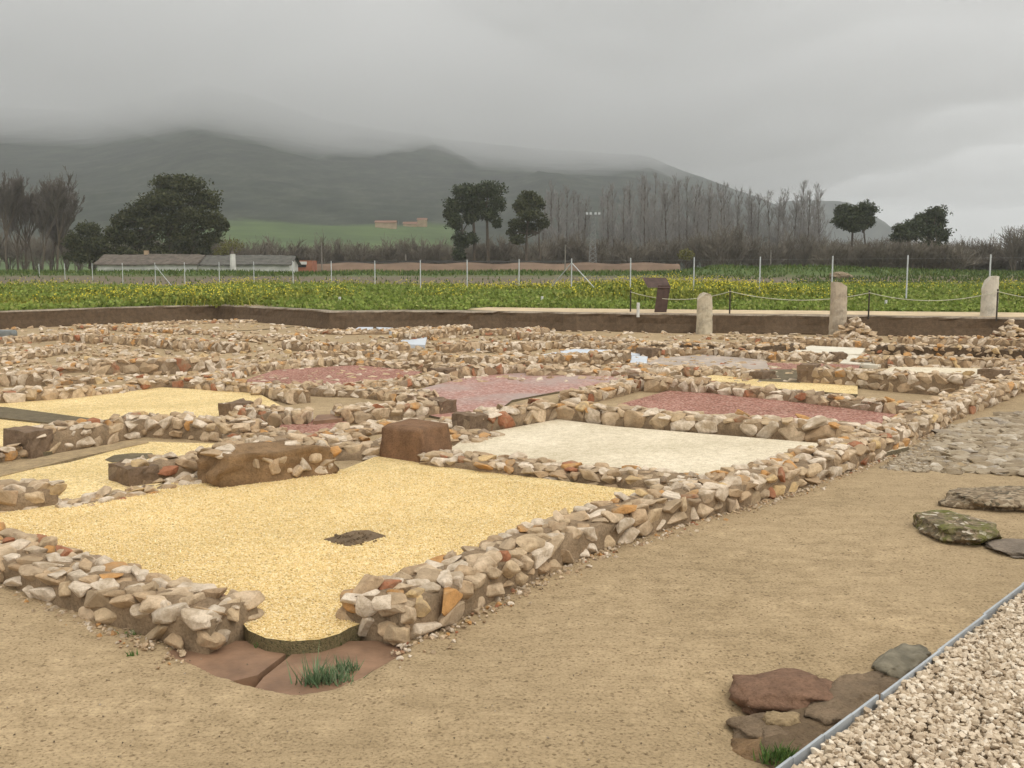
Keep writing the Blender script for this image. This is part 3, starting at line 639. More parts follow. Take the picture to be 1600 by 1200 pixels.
rock('flat grey slab cut by the right edge', 1553, 1680, 838, 872, .05, 'slab', 8, 'stone_slab')
rock('reddish brown boulder beside the gravel path', 1150, 1300, 1060, 1122, .15, 'redrock', 11, z=-.06)
ang_ = math.atan2(ed[1], ed[0])
for lb_, pc, sz_, sd_, mt_ in (('grey brown bedrock ledge running along the path edging beside the reddish boulder', (1330, 1092), (.8, .3, .13), 14, 'greyrock'), ('greyish rock of the same ledge farther up the metal edging', (1412, 1036), (.5, .24, .15), 17, 'moss2')):
    c_ = P(*pc); tag(lump('boulder', lb_, 'rock', (c_[0], c_[1], -.025), sz_, ang_, MAT['greyrock'] if mt_ == 'greyrock' else plain('olive_grey_rock', (.19, .165, .115), .9, .35, 9, .7, 22), sd_, amp=.16, squ=.3), lb_, 'rock')
c_ = P(1300, 1112); tag(lump('earth_patch', 'damp brown soil around the half buried rocks by the path edging', None, (c_[0]+.12, c_[1]+.1, -.055), (1.5, .42, .12), ang_, MAT['dampsoil'], 47, amp=.12, squ=.1), None, None, None, 'structure')
rock('broken brown rock below the reddish boulder', 1150, 1300, 1122, 1185, .13, 'greyrock', 19, z=-.12)
rock('squarish tan rock at the bottom edge by the weed', 1145, 1235, 1165, 1225, .16, 'lumpm', 23, z=-.16)
rock('rounded ochre stone beside the weed at the bottom edge', 1190, 1250, 1150, 1190, .12, 'greyrock', 29, z=-.1)
rock('thin tan stone flake below the reddish boulder', 1195, 1250, 1120, 1140, .07, 'tan', 31, z=-.03)
tuft(1222, 1186, -.02, 220, .08, .04, 'bright green weed at the bottom edge against the metal edging', 'grassblade', 'weed')
lump('pipe_end', 'grey plastic bundle at the left edge below the bank', 'bundle', (*P(2, 530)[:2], .13), (.9, .5, .34), 0, plain('grey_plastic', (.17, .18, .17), .5, .2, 3), 4, amp=.05)
for (x, y, hz, wx, lb) in [(1335, 532, .75, 1.3, 'heap of loose stones right of the second column'), (1577, 536, .8, .9, 'reddish heap of stones right of the third column')]:
    mb = MB(); c = P(x, y)
    for _ in range(70):
        r_ = abs(U(-1, 1))**.8; an = U(0, 6.3); zz = (1-r_)*hz*U(.1, 1); put(mb, LO, (c[0]+math.cos(an)*r_*wx*.7, c[1]+math.sin(an)*r_*.5, zz), (U(.15, .4), U(.15, .35), U(.1, .2)), rot(U(-.4, .4), U(-.4, .4), U(0, 6)))
    tag(mb.build('stone_heap', MAT['stone']), lb, 'stones')

# cobbles at right
MAT['cobble'] = m_stone('cobble', [(0, (.30, .235, .16)), (.2, (.38, .31, .22)), (.4, (.26, .2, .13)), (.6, (.42, .345, .25)), (.8, (.33, .28, .22)), (.92, (.5, .43, .34))], (.30, .23, .14))
cp = [(1375, 735), (1440, 690), (1480, 672), (1560, 650), (1700, 640), (1700, 755), (1600, 745), (1500, 741)]
mb = MB(); cw = [P(x, y)[:2] for x, y in cp]; cw_ = np.array(cw); k = 0
while k < 1900:
    x, y = U(cw_[:, 0].min(), cw_[:, 0].max()), U(cw_[:, 1].min(), cw_[:, 1].max())
    if not inpoly(np.array(x), np.array(y), cw): continue
    px = 800+1600*x/y; big = px > 1490+U(-40, 40)
    s = U(.09, .3) if big else U(.04, .09)
    if big and random.random() < .82: continue
    put(mb, HI, (x, y, .0+s*.03), (s, s*U(.6, 1), s*.34 if big else s*.6), rot(U(-.08, .08), U(-.08, .08), U(0, 6))); k += 1
tag(mb.build('cobbles', MAT['cobble']), 'patch of worn cobbles and pebbles at the right', 'cobbles', None, 'stuff')
# scattered pebbles on the sand, and rubble among the far walls
mb = MB()
for _ in range(1100):
    y = 4.0+12*random.random()**1.6; x = U(-.55, .6)*y; s = U(.003, .009)
    put(mb, LO, (x, y, float(fbm(np.array(x), np.array(y), .6, 4, 3)-.5)*.06*1+.004), (s*1.3, s, s), rot(0, 0, U(0, 6)))
tag(mb.build('pebbles', m_leaf('dark_pebble', [(0, (.10, .075, .05)), (.6, (.2, .15, .1)), (1, (.4, .33, .25))], .9)), 'small dark pebbles strewn over the sand', 'pebbles', None, 'stuff')
mb = MB()
for _ in range(4200):
    px, py = U(-40, 1640), 505+ (95*random.random()**1.2); p = P(px, py)
    s = U(.08, .26); put(mb, LO, (p[0], p[1], .02), (s, s*U(.6, 1), s*U(.35, .6)), rot(U(-.3, .3), U(-.3, .3), U(0, 6)))
tag(mb.build('loose_rubble', MAT['stone']), 'loose stones strewn between the far walls', 'rubble', None, 'stuff')

# ------------------------------------------------------------------ column stumps
def column(label, px, pyb, pyt, wpx, style, mat):
    c = P(px, pyb-3); dist = c[1]; r = wpx*dist/FOC/2; hgt = (pyb-pyt)*dist/FOC; n = 20; m_ = 18; V = []; F = []
    for j in range(m_+1):
        t = j/m_
        for k in range(n):
            an = 2*math.pi*k/n; rr = r*(1.03-.1*t)*(1+.03*math.sin(an*3+t*4))+RNG.normal()*.006
            x, y = math.cos(an), math.sin(an)
            top = hgt*(1-(.16*(x+.2*y)**2 if style == 0 else .09*max(0, x+.1) if style == 1 else .2*max(0, -x)**2+.03*y)) - (.10*hgt if style == 1 and x < -.2 else 0)*0
            V.append([c[0]+rr*x, c[1]+rr*y, -.1+(top+.1)*t+RNG.normal()*.005])
    for j in range(m_):
        for k in range(n): a0, a1 = j*n+k, j*n+(k+1) % n; F += [[a0, a1, a1+n], [a0, a1+n, a0+n]]
    V.append([c[0]-r*.2, c[1], hgt*(1.02 if style != 1 else 1.0)]); 
    for k in range(n): F.append([m_*n+k, m_*n+(k+1) % n, len(V)-1])
    mb = MB(); mb.add(V, F); return tag(mb.build('column', mat, origin=(c[0], c[1], 0), smooth=False), label, 'column', 'broken stone columns in front of the bank')
def m_col(name, c, lichen=None, hz=1.):
    m, nt, b, co = newmat(name, .9)
    n1 = ramp(nt, noise(nt, co, 3, 6, .7), [(.3, tuple(x*.5 for x in c)), (.52, c), (.8, tuple(x*1.15 for x in c))])
    if lichen:
        s = node(nt, 'ShaderNodeSeparateXYZ', {0: co}); a = node(nt, 'ShaderNodeMath', {0: noise(nt, co, 2.5), 1: s.outputs[2]}, operation='ADD')
        n1 = mix(nt, ramp(nt, a.outputs[0], [(hz, (0, 0, 0)), (hz+.08, (.85, .85, .85))]), n1, lichen)
    setc(nt, b, n1); bump(nt, b, noise(nt, co, 14, 5, .7), .5, .03); return m
column('short column stump with an orange lichen top', 1100, 525, 461, 25, 0, m_col('column_lichen', (.50, .43, .31), (.26, .15, .045), 1.32))
column('middle column of plain tan stone with a slanting broken top', 1308, 532, 444, 26, 1, m_col('column_tan', (.43, .355, .26)))
column('pale grey weathered column at the right', 1543, 528, 437, 26, 2, m_col('column_grey', (.53, .48, .39)))
c_ = PY(1313, 430.5, 116); lump('boulder', 'pale brownish boulder lying in the field behind the middle column', 'rock', (c_[0], 116, c_[2]-.15), (2.3, 1.4, .95), 0, MAT['conglom'], 41, amp=.14, squ=.2)

# ------------------------------------------------------------------ info lectern, ropes, fence
MAT['corten'] = plain('rusted_steel', (.075, .046, .036), .7, .3, 6, .2, 30); MAT['darkwood'] = plain('dark_post', (.05, .04, .03), .8, .2)
MAT['galv'] = plain('galvanised_post', (.50, .51, .50), .5, .12, 4); MAT['rope'] = plain('pale_rope', (.5, .48, .36), .9, .1); MAT['stub'] = plain('white_stub', (.58, .57, .52), .8, .1)
t = empty('information_lectern', P(1031, 489, FZ)); d0 = t.location.y
def plate(mb, q, th, mi=0):
    A = np.array([PY(x, y, d0+dy) for x, y, dy in q]); B = A+np.array([0.01, th, 0]); n = len(A)
    F = [[0, k, k+1] for k in range(1, n-1)]+[[n, n+k+1, n+k] for k in range(1, n-1)]
    for k in range(n): j = (k+1) % n; F += [[k, n+k, n+j], [k, n+j, j]]
    mb.add(np.vstack([A, B]), F, mi)
mb = MB(); plate(mb, [(1022, 490, 0), (1041, 490, 0), (1047.5, 446, -.02), (1028, 446, -.02)], .05); mb.build('stem', MAT['corten'], t)
mb = MB(); plate(mb, [(1003.5, 433.5, .42), (1041, 434, .42), (1048, 450, -.06), (1012, 449.5, -.06)], .04); mb.build('panel', MAT['corten'], t)
tag(t, 'rusted steel lectern sign standing on the bank', 'sign')
t = empty('rope_barrier', P(1357, 493, FZ)); tops = []
for k, (x, yb, yt) in enumerate([(985, 488, 453), (1140, 491, 452), (1357, 494, 454), (1557, 497, 452), (1760, 501, 450)]):
    b_ = P(x, yb, FZ); h_ = (yb-yt)*b_[1]/FOC; mb = MB(); tube(mb, [b_-[0, 0, .1], b_+[0, 0, h_]], .028, 8); mb.build('post', MAT['darkwood'], t); tops.append(b_+np.array([0, -.03, h_-.08]))
for a_, b_ in zip(tops[:-1], tops[1:]):
    mb = MB(); tube(mb, [a_+(b_-a_)*s_-np.array([0, 0, .28*4*s_*(1-s_)]) for s_ in np.linspace(0, 1, 12)], .012, 5); mb.build('rope', MAT['rope'], t)
tag(t, 'pale rope barrier sagging between dark posts along the road', 'rope barrier')
for x, yb, yt, lb in [(531, 478, 464, 'short white stub post in the grass left of centre'), (847, 477, 463, 'short white stub post right of the bare fence post in the centre'), (997, 491, 473, 'short white stub post left of the lectern sign'), (1384, 481, 469, 'short white stub post in grass right of the middle column')]:
    b_ = P(x, yb, FZ); mb = MB(); tube(mb, [b_-[0, 0, .1], b_+[0, 0, (yt and (yb-yt)*b_[1]/FOC)]], .055, 8); tag(mb.build('marker_post', MAT['stub'], origin=b_), lb, 'post')
fA, fB = P(62, 441, FZ), P(1546, 480, FZ); t = empty('wire_fence', fB); fps = []
for x in [62, 102, 145, 192, 243, 289, 343, 397, 458, 518, 586, 657, 730, 811, 893, 985, 1084, 1187, 1300, 1417, 1546, 1695, 1860]:
    u = ray(x, 440); dd = fB-fA; k = (u[1]*fA[0]-u[0]*fA[1])/(u[0]*dd[1]-u[1]*dd[0]); p = fA+dd*k; p[2] = FZ; fps.append(p)
    mb = MB(); tube(mb, [p-[0, 0, .1], p+[0, 0, 2.15], p+[0, 0, 2.2]], [.034, .034, .02], 8); mb.build('post', MAT['galv'], t)
for zz in (.1, 1.05, 2.05):
    mb = MB(); tube(mb, [p+np.array([0, 0, zz]) for p in fps], .0016, 3); mb.build('wire', MAT['galv'], t)
for k, (x, yb, kk) in enumerate([(252, 452, 4), (917, 474, 14), (872, 474, 14)]):
    b_ = P(x, yb, FZ) if k == 0 else P(x, yb, FZ); mb = MB(); p = fps[kk]; q_ = p+(fps[kk+1]-p)*(.55 if k < 2 else -.5); q_[2] = FZ
    tube(mb, [q_, p+np.array([0, 0, 1.95])], .026, 6); mb.build('brace', MAT['galv'], t)
tag(t, 'long line of thin galvanised fence posts receding to the left across the field', 'fence')

# ------------------------------------------------------------------ grass and mustard in the field
def scatter(n, y0, y1, pw=1.0):
    y = y0+(y1-y0)*RNG.random(n)**pw; x = (RNG.random(n)*2-1)*(y*.56+2); return x, y
bx, by = bank[:, 0], bank[:, 1]; o_ = np.argsort(bx)
edge = lambda x: np.interp(x, bx[o_], by[o_])
x, y = scatter(190000, 36, 74, 1.15)
ok = y > edge(x)+1.3
# keep the road clear
pxx = 800+FOC*x/y; yroad0 = np.interp(pxx, [700, 760, 1000, 1300, 1650], [0, 36.9, 36.9-.3, 36.2-.2, 34.6]); 
pyy = 420+1600*(CAM_H-FZ)/y
road = (pxx > 735) & (pyy > np.interp(pxx, [760, 1000, 1300, 1650], [480.3, 482.8, 485, 488.5]))
ptch = (pxx < 128) & (pyy > 474.5) & (pyy < 480.5)
dn = fbm(x, y, .22, 4, 31)
hh_ = .14+.42*sm(y, 42, 52)*sm(dn, .3, .62)+.16*sm(y, 39, 44)
ok &= ~road & ~(ptch & (RNG.random(len(x)) < .9)); x, y, hh_, dn = x[ok], y[ok], hh_[ok], dn[ok]
mb = MB(); B = np.c_[x, y, np.full(len(x), FZ-.02)]
hb = hh_*RNG.uniform(.3, 1.1, len(x)); bl = RNG.random(len(x)) < .5
blades(mb, B[bl], hb[bl], .07, .8)
cards(mb, B[~bl]+np.c_[np.zeros((2, (~bl).sum())).T, hb[~bl]*.75], .17, 0, flat=.85, aspect=.8)
MAT['meadow'] = m_leaf('meadow_grass', [(0, (.12, .165, .032)), (.4, (.18, .235, .045)), (.8, (.24, .29, .058)), (1, (.31, .31, .10))])
tag(mb.build('grass', MAT['meadow'], origin=(0, 50, FZ)), 'lush green grass of the field beyond the bank', 'grass', None, 'stuff')
x, y = scatter(60000, 44, 80, 1.)
dn = fbm(x, y, .16, 3, 77); px_ = 800+FOC*x/y
keep = (dn > .5-.08*((px_ > 640) & (px_ < 980))-.06*(px_ > 1180)-.05*(px_ < 240)) & (RNG.random(len(x)) < .5)
x, y, dn = x[keep], y[keep], dn[keep]; hm = .3+1.25*np.clip(dn-.42, 0, .4)+.45*np.exp(-((px_[keep]-1050)/110)**2)*RNG.random(keep.sum())+RNG.uniform(-.1, .2, len(x))
mb = MB(); blades(mb, np.c_[x, y, np.full(len(x), FZ)], hm, .07, .15)
for _ in range(2): cards(mb, np.c_[x, y, FZ+hm*RNG.uniform(.2, .8, len(x))]+RNG.normal(size=(len(x), 3))*.08, .2, 0)
f = RNG.random(len(x)) < .12+.5*sm(fbm(x, y, .3, 3, 12), .45, .65)
for _ in range(2): cards(mb, np.c_[x, y, FZ+hm][f]+RNG.normal(size=(f.sum(), 3))*.09, .07, 1, aspect=1)
MAT['flower'] = plain('yellow_flower', (.62, .52, .05), .8, .15)
MAT['mustard'] = m_leaf('mustard_leaf', [(0, (.10, .135, .024)), (.5, (.19, .215, .036)), (1, (.30, .285, .055))])
tag(mb.build('mustard_plants', [MAT['mustard'], MAT['flower']], origin=(0, 55, FZ)), 'yellow flowering mustard growing in the field', 'wild flowers', None, 'stuff')
# berm
bxs = np.linspace(-160, 160, 160); bys = np.array([96, 104, 112, 118, 122, 126, 130, 134, 138, 150, 160.]); X, Y = np.meshgrid(bxs, bys, indexing='ij')
pr = np.interp(Y, [96, 112, 118, 126, 132, 138, 150, 160], [-.1, .1, .4, .85, 1.08, 1.1, .7, -.2]); px_ = 800+FOC*X/Y
hump = 1+.75*np.exp(-((px_-1280)/130)**2)+.35*np.exp(-((px_-1120)/40)**2)
Z = FZ+pr*hump*(.8+.5*fbm(X, Y, .07, 4, 13))
m, nt, b, co = newmat('berm', .95)
s = node(nt, 'ShaderNodeSeparateXYZ', {0: co}); a_ = node(nt, 'ShaderNodeMath', {0: noise(nt, co, .25, 5), 1: s.outputs[2]}, operation='ADD')
setc(nt, b, mix(nt, ramp(nt, a_.outputs[0], [(.0, (0, 0, 0)), (1, (1, 1, 1))]), (.125, .10, .062), (.10, .115, .03)))
mr = node(nt, 'ShaderNodeMapRange', {0: a_.outputs[0], 1: 1.7, 2: 2.1}); 
setc(nt, b, mix(nt, mr.outputs[0], (.135, .108, .068), (.07, .105, .022))); MAT['berm'] = m
tag(grid(bxs, bys, Z, 'earth_berm', MAT['berm']), 'low earth berm crossing the field before the trees', None, None, 'structure')
x = RNG.uniform(-120, 120, 46000); y = RNG.uniform(97, 138, 46000)
pz = np.interp(y, [96, 112, 118, 126, 132, 138], [-.1, .1, .4, .85, 1.08, 1.1]); px_ = 800+FOC*x/y; hump = 1+.75*np.exp(-((px_-1280)/130)**2)+.35*np.exp(-((px_-1120)/40)**2)
z_ = FZ+pz*hump*(.8+.5*fbm(x, y, .07, 4, 13)); k_ = (y > 121+4*fbm(x, y, .1, 3, 5)) | (px_ > 1000) & (fbm(x, y, .08, 3, 8) > .45) | (RNG.random(46000) < .06)
mb = MB(); blades(mb, np.c_[x, y, z_-.03][k_], RNG.uniform(.2, .5, k_.sum()), .22, .3)
MAT['bermgrass'] = m_leaf('berm_grass', [(0, (.045, .075, .018)), (.5, (.075, .115, .025)), (1, (.13, .15, .04))])
tag(mb.build('berm_grass', MAT['bermgrass'], origin=(0, 120, FZ)), 'green grass on the top of the far berm', 'grass', None, 'stuff')

# ------------------------------------------------------------------ house, railway bank, small building, masts
MAT['roof'] = plain('old_roof_tile', (.115, .095, .075), .95, .4, 1.6, .5, 6); MAT['whitewash'] = plain('whitewash', (.55, .53, .48), .9, .2, .8); MAT['ochre'] = plain('ochre_wall', (.36, .26, .16), .9, .2, .3)
MAT['brickred'] = plain('red_brick', (.30, .12, .07), .9, .2, 1.2); MAT['dark'] = plain('dark_opening', (.02, .02, .02), .9, .1)
YH = 142; t = empty('farmhouse', PY(300, 421, YH))
x0, x1, xm = PY(152, 410, YH)[0], PY(450, 410, YH)[0], PY(310, 410, YH)[0]; zr, ze, zb = PY(300, 397, YH)[2], PY(300, 411, YH)[2], FZ
def gable(mb, xa, xb, ya, yb, zb_, ze_, zr_, inset=0.):
    ym = (ya+yb)/2; V = [[xa, ya, zb_], [xb, ya, zb_], [xb, yb, zb_], [xa, yb, zb_], [xa, ya, ze_], [xb, ya, ze_], [xb, yb, ze_], [xa, yb, ze_], [xa, ym, zr_], [xb, ym, zr_]]
    mb.add(V, [[0, 1, 5], [0, 5, 4], [2, 3, 7], [2, 7, 6], [1, 2, 6], [1, 6, 5], [3, 0, 4], [3, 4, 7], [4, 8, 7], [5, 6, 9]])
def roof(mb, xa, xb, ya, yb, ze_, zr_, ov=.4, th=.18, n=30, ridge=None):
    ym = (ya+yb)/2
    for s_, yy in ((1, ya-ov), (-1, yb+ov)):
        xs_ = np.linspace(xa-ov, xb+ov, n+1); rows = []
        for f_ in np.linspace(0, 1, 7):
            y_ = yy+(ym-yy)*f_; zz_ = ze_-.12+(zr_-ze_+.14)*f_; rows.append(np.c_[xs_, np.full(n+1, y_), zz_+.05*np.sin(xs_*.5+f_)+RNG.normal(size=n+1)*.03])
        V = np.concatenate(rows); q = n+1; F = []
        for r_ in range(6):
            for c_ in range(n): a0 = r_*q+c_; F += [[a0, a0+1, a0+q+1], [a0, a0+q+1, a0+q]]
        mb.add(V, F); mb.add(V-[0, 0, th], np.array(F)[:, ::-1])
        mb.add(np.vstack([rows[0], rows[0]-[0, 0, th]]), [f2 for c_ in range(n) for f2 in ([c_, c_+q, c_+1], [c_+1, c_+q, c_+q+1])])
mb = MB(); gable(mb, x0, xm-.3, YH, YH+7, zb, ze-.05, zr-.15); gable(mb, xm-.28, x1, YH+.6, YH+6.6, zb, ze-.1, zr-.3); mb.build('wall', MAT['whitewash'], t)
mb = MB(); roof(mb, x0, xm-.4, YH, YH+7, ze, zr); ro = mb.build('roof', MAT['roof'], t); ro['label'] = 'sagging brown tile roof of the left half'
mb = MB(); roof(mb, xm+.41, x1, YH+.6, YH+6.6, ze-.05, zr-.12); r2 = mb.build('roof', plain('grey_roof_tile', (.10, .095, .08), .95, .3, 1.6, .5, 6), t); r2['label'] = 'greyer tile roof of the right half'
for x, yt, w_ in ((229, 394, .55),):
    c = PY(x, 397, YH+3.5); mb = MB(); box(mb, (c[0], YH+3.5, c[2]), (w_, w_, 1.0)); mb.build('chimney', MAT['ochre'], ro)
tag(t, 'long low whitewashed farmhouse with a sagging tile roof behind the berm', 'house')
c = PY(364, 412, YH-2.2); t = empty('white_pillar', (c[0], YH-2.2, FZ)); mb = MB(); tube(mb, [(c[0], YH-2.2, FZ), (c[0], YH-2.2, PY(364, 397, YH-2.2)[2])], [.42, .36], 10); mb.build('shaft', MAT['whitewash'], t)
mb = MB(); z0_ = PY(364, 397, YH-2.2)[2]; tube(mb, [(c[0], YH-2.2, z0_-.02), (c[0], YH-2.2, z0_+.35), (c[0], YH-2.2, z0_+1.2)], [.3, .12, .03], 8); mb.build('finial', MAT['roof'], t); tag(t, 'white round pillar with a dark tip before the farmhouse', 'pillar')
t = empty('brick_shed', PY(466, 418, 150)); xa, xb = PY(452, 410, 150)[0], PY(487, 410, 150)[0]; mb = MB(); box(mb, ((xa+xb)/2, 152, (FZ+PY(0, 407, 150)[2])/2), (xb-xa, 4, PY(0, 407, 150)[2]-FZ)); mb.build('wall', MAT['brickred'], t)
mb = MB(); box(mb, (PY(469, 412, 149.9)[0], 149.93, PY(469, 411, 150)[2]), (1.9, .1, .42)); mb.build('white_panel', MAT['whitewash'], t)
mb = MB(); box(mb, (PY(469, 412, 149.9)[0], 149.95, PY(469, 415.5, 150)[2]), (1.7, .08, .35)); mb.build('opening', MAT['dark'], t); tag(t, 'small red brick shed at the right end of the farmhouse', 'shed')
# railway bank
X = np.linspace(PY(487, 410, 158)[0], PY(1060, 410, 158)[0], 70); prof = [(154, FZ-.1), (156.5, 2.75), (157.2, 3.1), (160, 3.1), (163, FZ-.1)]
V = np.array([[x_, y_, z_+(.12*math.sin(x_*.7)*(z_ > 1))] for x_ in X for y_, z_ in prof]); F = []
for i_ in range(len(X)-1):
    for c_ in range(4): a0 = i_*5+c_; F += [[a0, a0+5, a0+6], [a0, a0+6, a0+1]]
mb = MB(); mb.add(V, F); tag(mb.build('railway_bank', plain('red_earth', (.17, .115, .078), .95, .25, .3)), 'low reddish railway embankment behind the field', None, None, 'structure')
mb = MB(); box(mb, ((X[0]+X[-1]*.62)/1.62, 157.4, 3.32), ((X[-1]-X[0])*.66, .25, .3)); tag(mb.build('parapet', plain('dark_rail', (.05, .045, .04), .8, .2)), 'dark rail line on top of the red embankment', 'rail')
def mast(label, px, yb, yt, Y, r, name='utility_pole', cat='pole'):
    b_ = PY(px, yb, Y); b_[2] = FZ; tp = PY(px, yt, Y)[2]; mb = MB(); tube(mb, [b_, (b_[0], Y, tp)], [r, r*.7], 7)
    return tag(mb.build(name, plain('pole_grey', (.2, .18, .15), .8, .2), origin=b_), label, cat)
mast('thin wooden pole above the brick shed', 503, 418, 379, 155, .1)
mast('thin pole between the pines and the lattice mast', 883, 415, 382, 150, .11)
mast('short dark pole on the railway embankment', 634, 410, 397, 158, .12)
mast('thin pole behind the green hump at the right', 1204, 412, 391, 165, .1)
YM = 170; b_ = PY(926, 412, YM); b_[2] = FZ; t = empty('lattice_mast', b_); tp = PY(926, 336, YM)[2]; mb = MB(); A = []; B = []
for s1, s2 in ((-1, -1), (1, -1), (1, 1), (-1, 1)):
    A.append([b_[0]+s1*.7, YM+s2*.7, FZ]); B.append([b_[0]+s1*.25, YM+s2*.25, tp])
nz = 14
for k in range(nz):
    f0, f1 = k/nz, (k+1)/nz; r0, r1 = .7-.45*f0, .7-.45*f1; z0_, z1_ = FZ+(tp-FZ)*f0, FZ+(tp-FZ)*f1
    for (p_, q_) in (((-1, -1), (1, -1)), ((1, -1), (1, 1)), ((1, 1), (-1, 1)), ((-1, 1), (-1, -1))):
        A.append([b_[0]+p_[0]*r0, YM+p_[1]*r0, z0_]); B.append([b_[0]+q_[0]*r1, YM+q_[1]*r1, z1_])
        A.append([b_[0]+q_[0]*r0, YM+q_[1]*r0, z0_]); B.append([b_[0]+p_[0]*r1, YM+p_[1]*r1, z1_])
segs(mb, A, B, np.full(len(A), .03), np.full(len(A), .03)); MAT['mastgrey'] = plain('mast_grey', (.22, .215, .2), .7, .15); mb.build('lattice', MAT['mastgrey'], t)
mb = MB(); box(mb, (b_[0], YM, tp), (2.2, .12, .12)); mb.build('crossarm', MAT['mastgrey'], t)
for dx in (-1., -.4, .4, 1.):
    mb = MB(); box(mb, (b_[0]+dx, YM-.15, tp+.25), (.35, .25, .35)); mb.build('floodlight', MAT['galv'], t)
tag(t, 'grey lattice mast with floodlights beside the bare poplars', 'mast')
def hillz(X, Y):
    px1 = 800+FOC*X/np.maximum(Y, 500); px2 = 800+FOC*X/3400
    e1 = np.interp(px1, [-1800, -900, -400, 0, 150, 260, 330, 420, 520, 700, 850, 960, 1010, 1050, 1100, 1200, 1260, 1330, 1500], [150, 140, 160, 188, 196, 174, 158, 178, 210, 236, 250, 256, 259, 276, 292, 326, 350, 400, 424])
    e2 = np.interp(px2, [1050, 1185, 1212, 1288, 1312, 1400, 1600], [424, 332, 321, 323, 352, 400, 424])
    t1 = np.clip((Y-330)/(2600-330), 0, 1); t2 = np.clip((Y-2300)/(1000), 0, 1)
    back1 = 1-.6*sm(Y, 2650, 4200); n1 = fbm(X, Y, 1/420., 5, 51)-.5; n2 = fbm(X+.35*Y, Y*.35, 1/300., 4, 52)-.5
    px0 = 800+FOC*X/np.maximum(Y, 400); e0 = np.interp(px0, [-1500, -300, 150, 480, 700, 850, 980, 1100, 1200, 1290, 1330], [345, 318, 335, 338, 305, 276, 284, 312, 348, 392, 424])
    t0 = np.clip((Y-330)/1170, 0, 1); h0 = np.maximum(0, (423-e0))/1600*1500*t0**1.25*(1-.75*sm(Y, 1520, 2100))
    gul = np.abs(fbm(X+.12*Y, Y*.12, 1/150., 5, 57)-.5)*2
    h1 = 1.06*np.maximum(0, (423-e1))/1600*2600*t1**1.3*back1; h2 = np.maximum(0, (423-e2))/1600*3400*sm(t2, 0, 1)*(1-.5*sm(Y, 3500, 4500))
    return np.maximum(np.maximum(h1*(1+.05*n1*(t1 < .97)+(.03*n2-.045*(.4-gul))*np.sin(np.pi*t1)), h0*(1+.22*n2-.16*(.4-gul))), h2)+FZ-.3+(fbm(X, Y, 1/25., 3, 54)-.5)*7*np.clip(t1*5, 0, 1)*np.clip(h1/25, 0, 1)
for (xa, xb, yt, yb, lb) in [(586, 618, 346, 355, 'low ochre farm building on the green slope at left'), (630, 651, 348, 355, 'ochre farm building in the middle of the green slope'), (652, 666, 342, 354, 'taller ochre building on the green slope')]:
    YV = next(Y_ for Y_ in range(400, 1600, 4) if float(hillz(np.array(PY(xa, yb, Y_)[0]), np.array(float(Y_)))) > PY(xa, yb, Y_)[2]); a_, b_ = PY(xa, yb, YV), PY(xb, yt, YV); t = empty('hill_farm', ((a_[0]+b_[0])/2, YV, a_[2]-3)); mb = MB(); gable(mb, a_[0], b_[0], YV, YV+8, a_[2]-6, b_[2]-.6, b_[2]+.4); mb.build('wall', MAT['ochre'], t)
    mb = MB(); roof(mb, a_[0], b_[0], YV, YV+8, b_[2]-.5, b_[2]+.8, n=6); mb.build('roof', plain('terracotta_roof', (.26, .14, .09), .9, .2), t); tag(t, lb, 'building')

# ------------------------------------------------------------------ trees
MAT['bark'] = plain('bark', (.095, .075, .055), .95, .25, 2); MAT['twig'] = plain('bare_twigs', (.235, .22, .20), .95, .15, 2); MAT['twig2'] = plain('tan_twigs', (.155, .132, .10), .95, .2, 1)  # poplar twigs greyed and lightened: distance haze put into their colour
MAT['darktwig'] = plain('dark_twigs', (.11, .095, .08), .95, .15, 2); MAT['needle'] = m_leaf('pine_needles', [(0, (.03, .04, .02)), (.5, (.05, .06, .03)), (1, (.075, .082, .04))])
MAT['needle2'] = m_leaf('pine_needles_olive', [(0, (.034, .042, .02)), (.5, (.058, .062, .027)), (1, (.085, .084, .037))])
MAT['bud'] = m_leaf('budding_leaves', [(0, (.09, .085, .02)), (1, (.17, .16, .04))])
def grow(p, d, L, r, depth, out, up=.2, spread=.6, kids=(3, 5), shrink=.62):
    d = d/np.linalg.norm(d); pts = [p]; n = 3
    for k in range(n):
        d = d+np.array([0, 0, up*.25])+RNG.normal(size=3)*.09; d /= np.linalg.norm(d); pts.append(pts[-1]+d*L/n)
    for k in range(n): out.append((pts[k], pts[k+1], r*(1-.2*k), r*(1-.2*(k+1))))
    if depth == 0: return
    for _ in range(random.randint(*kids)):
        f_ = U(.3, 1); k = min(int(f_*n), n-1); q_ = pts[k]+(pts[k+1]-pts[k])*(f_*n-k)
        a_ = RNG.normal(size=3); a_ -= d*(a_@d); a_ /= np.linalg.norm(a_)+1e-9
        grow(q_, d+a_*spread*U(.7, 1.3), L*shrink*U(.7, 1.15), r*.5, depth-1, out, up, spread, kids, shrink)
def seg_mb(out, rmin=.012):
    mb = MB(); A, B, ra, rb = zip(*out); segs(mb, A, B, np.maximum(ra, rmin), np.maximum(rb, rmin)); return mb
def split_tree(name, out, loc, mtrunk, mtwig, rt, rmin, extra=None):
    t = empty(name, loc); big = [s_ for s_ in out if s_[2] > rt]; sml = [s_ for s_ in out if s_[2] <= rt]
    for lst, nm, m_ in ((big, 'trunk', mtrunk), (sml, 'crown', mtwig)):
        mb = seg_mb([(a_+np.array(loc), b_+np.array(loc), ra, rb) for a_, b_, ra, rb in lst], rmin)
        if nm == 'crown' and extra is not None: cards(mb, extra[0]+np.array(loc), extra[1], 1)
        mb.build(nm, [m_, MAT['bud']] if extra is not None else m_, t)
    return t
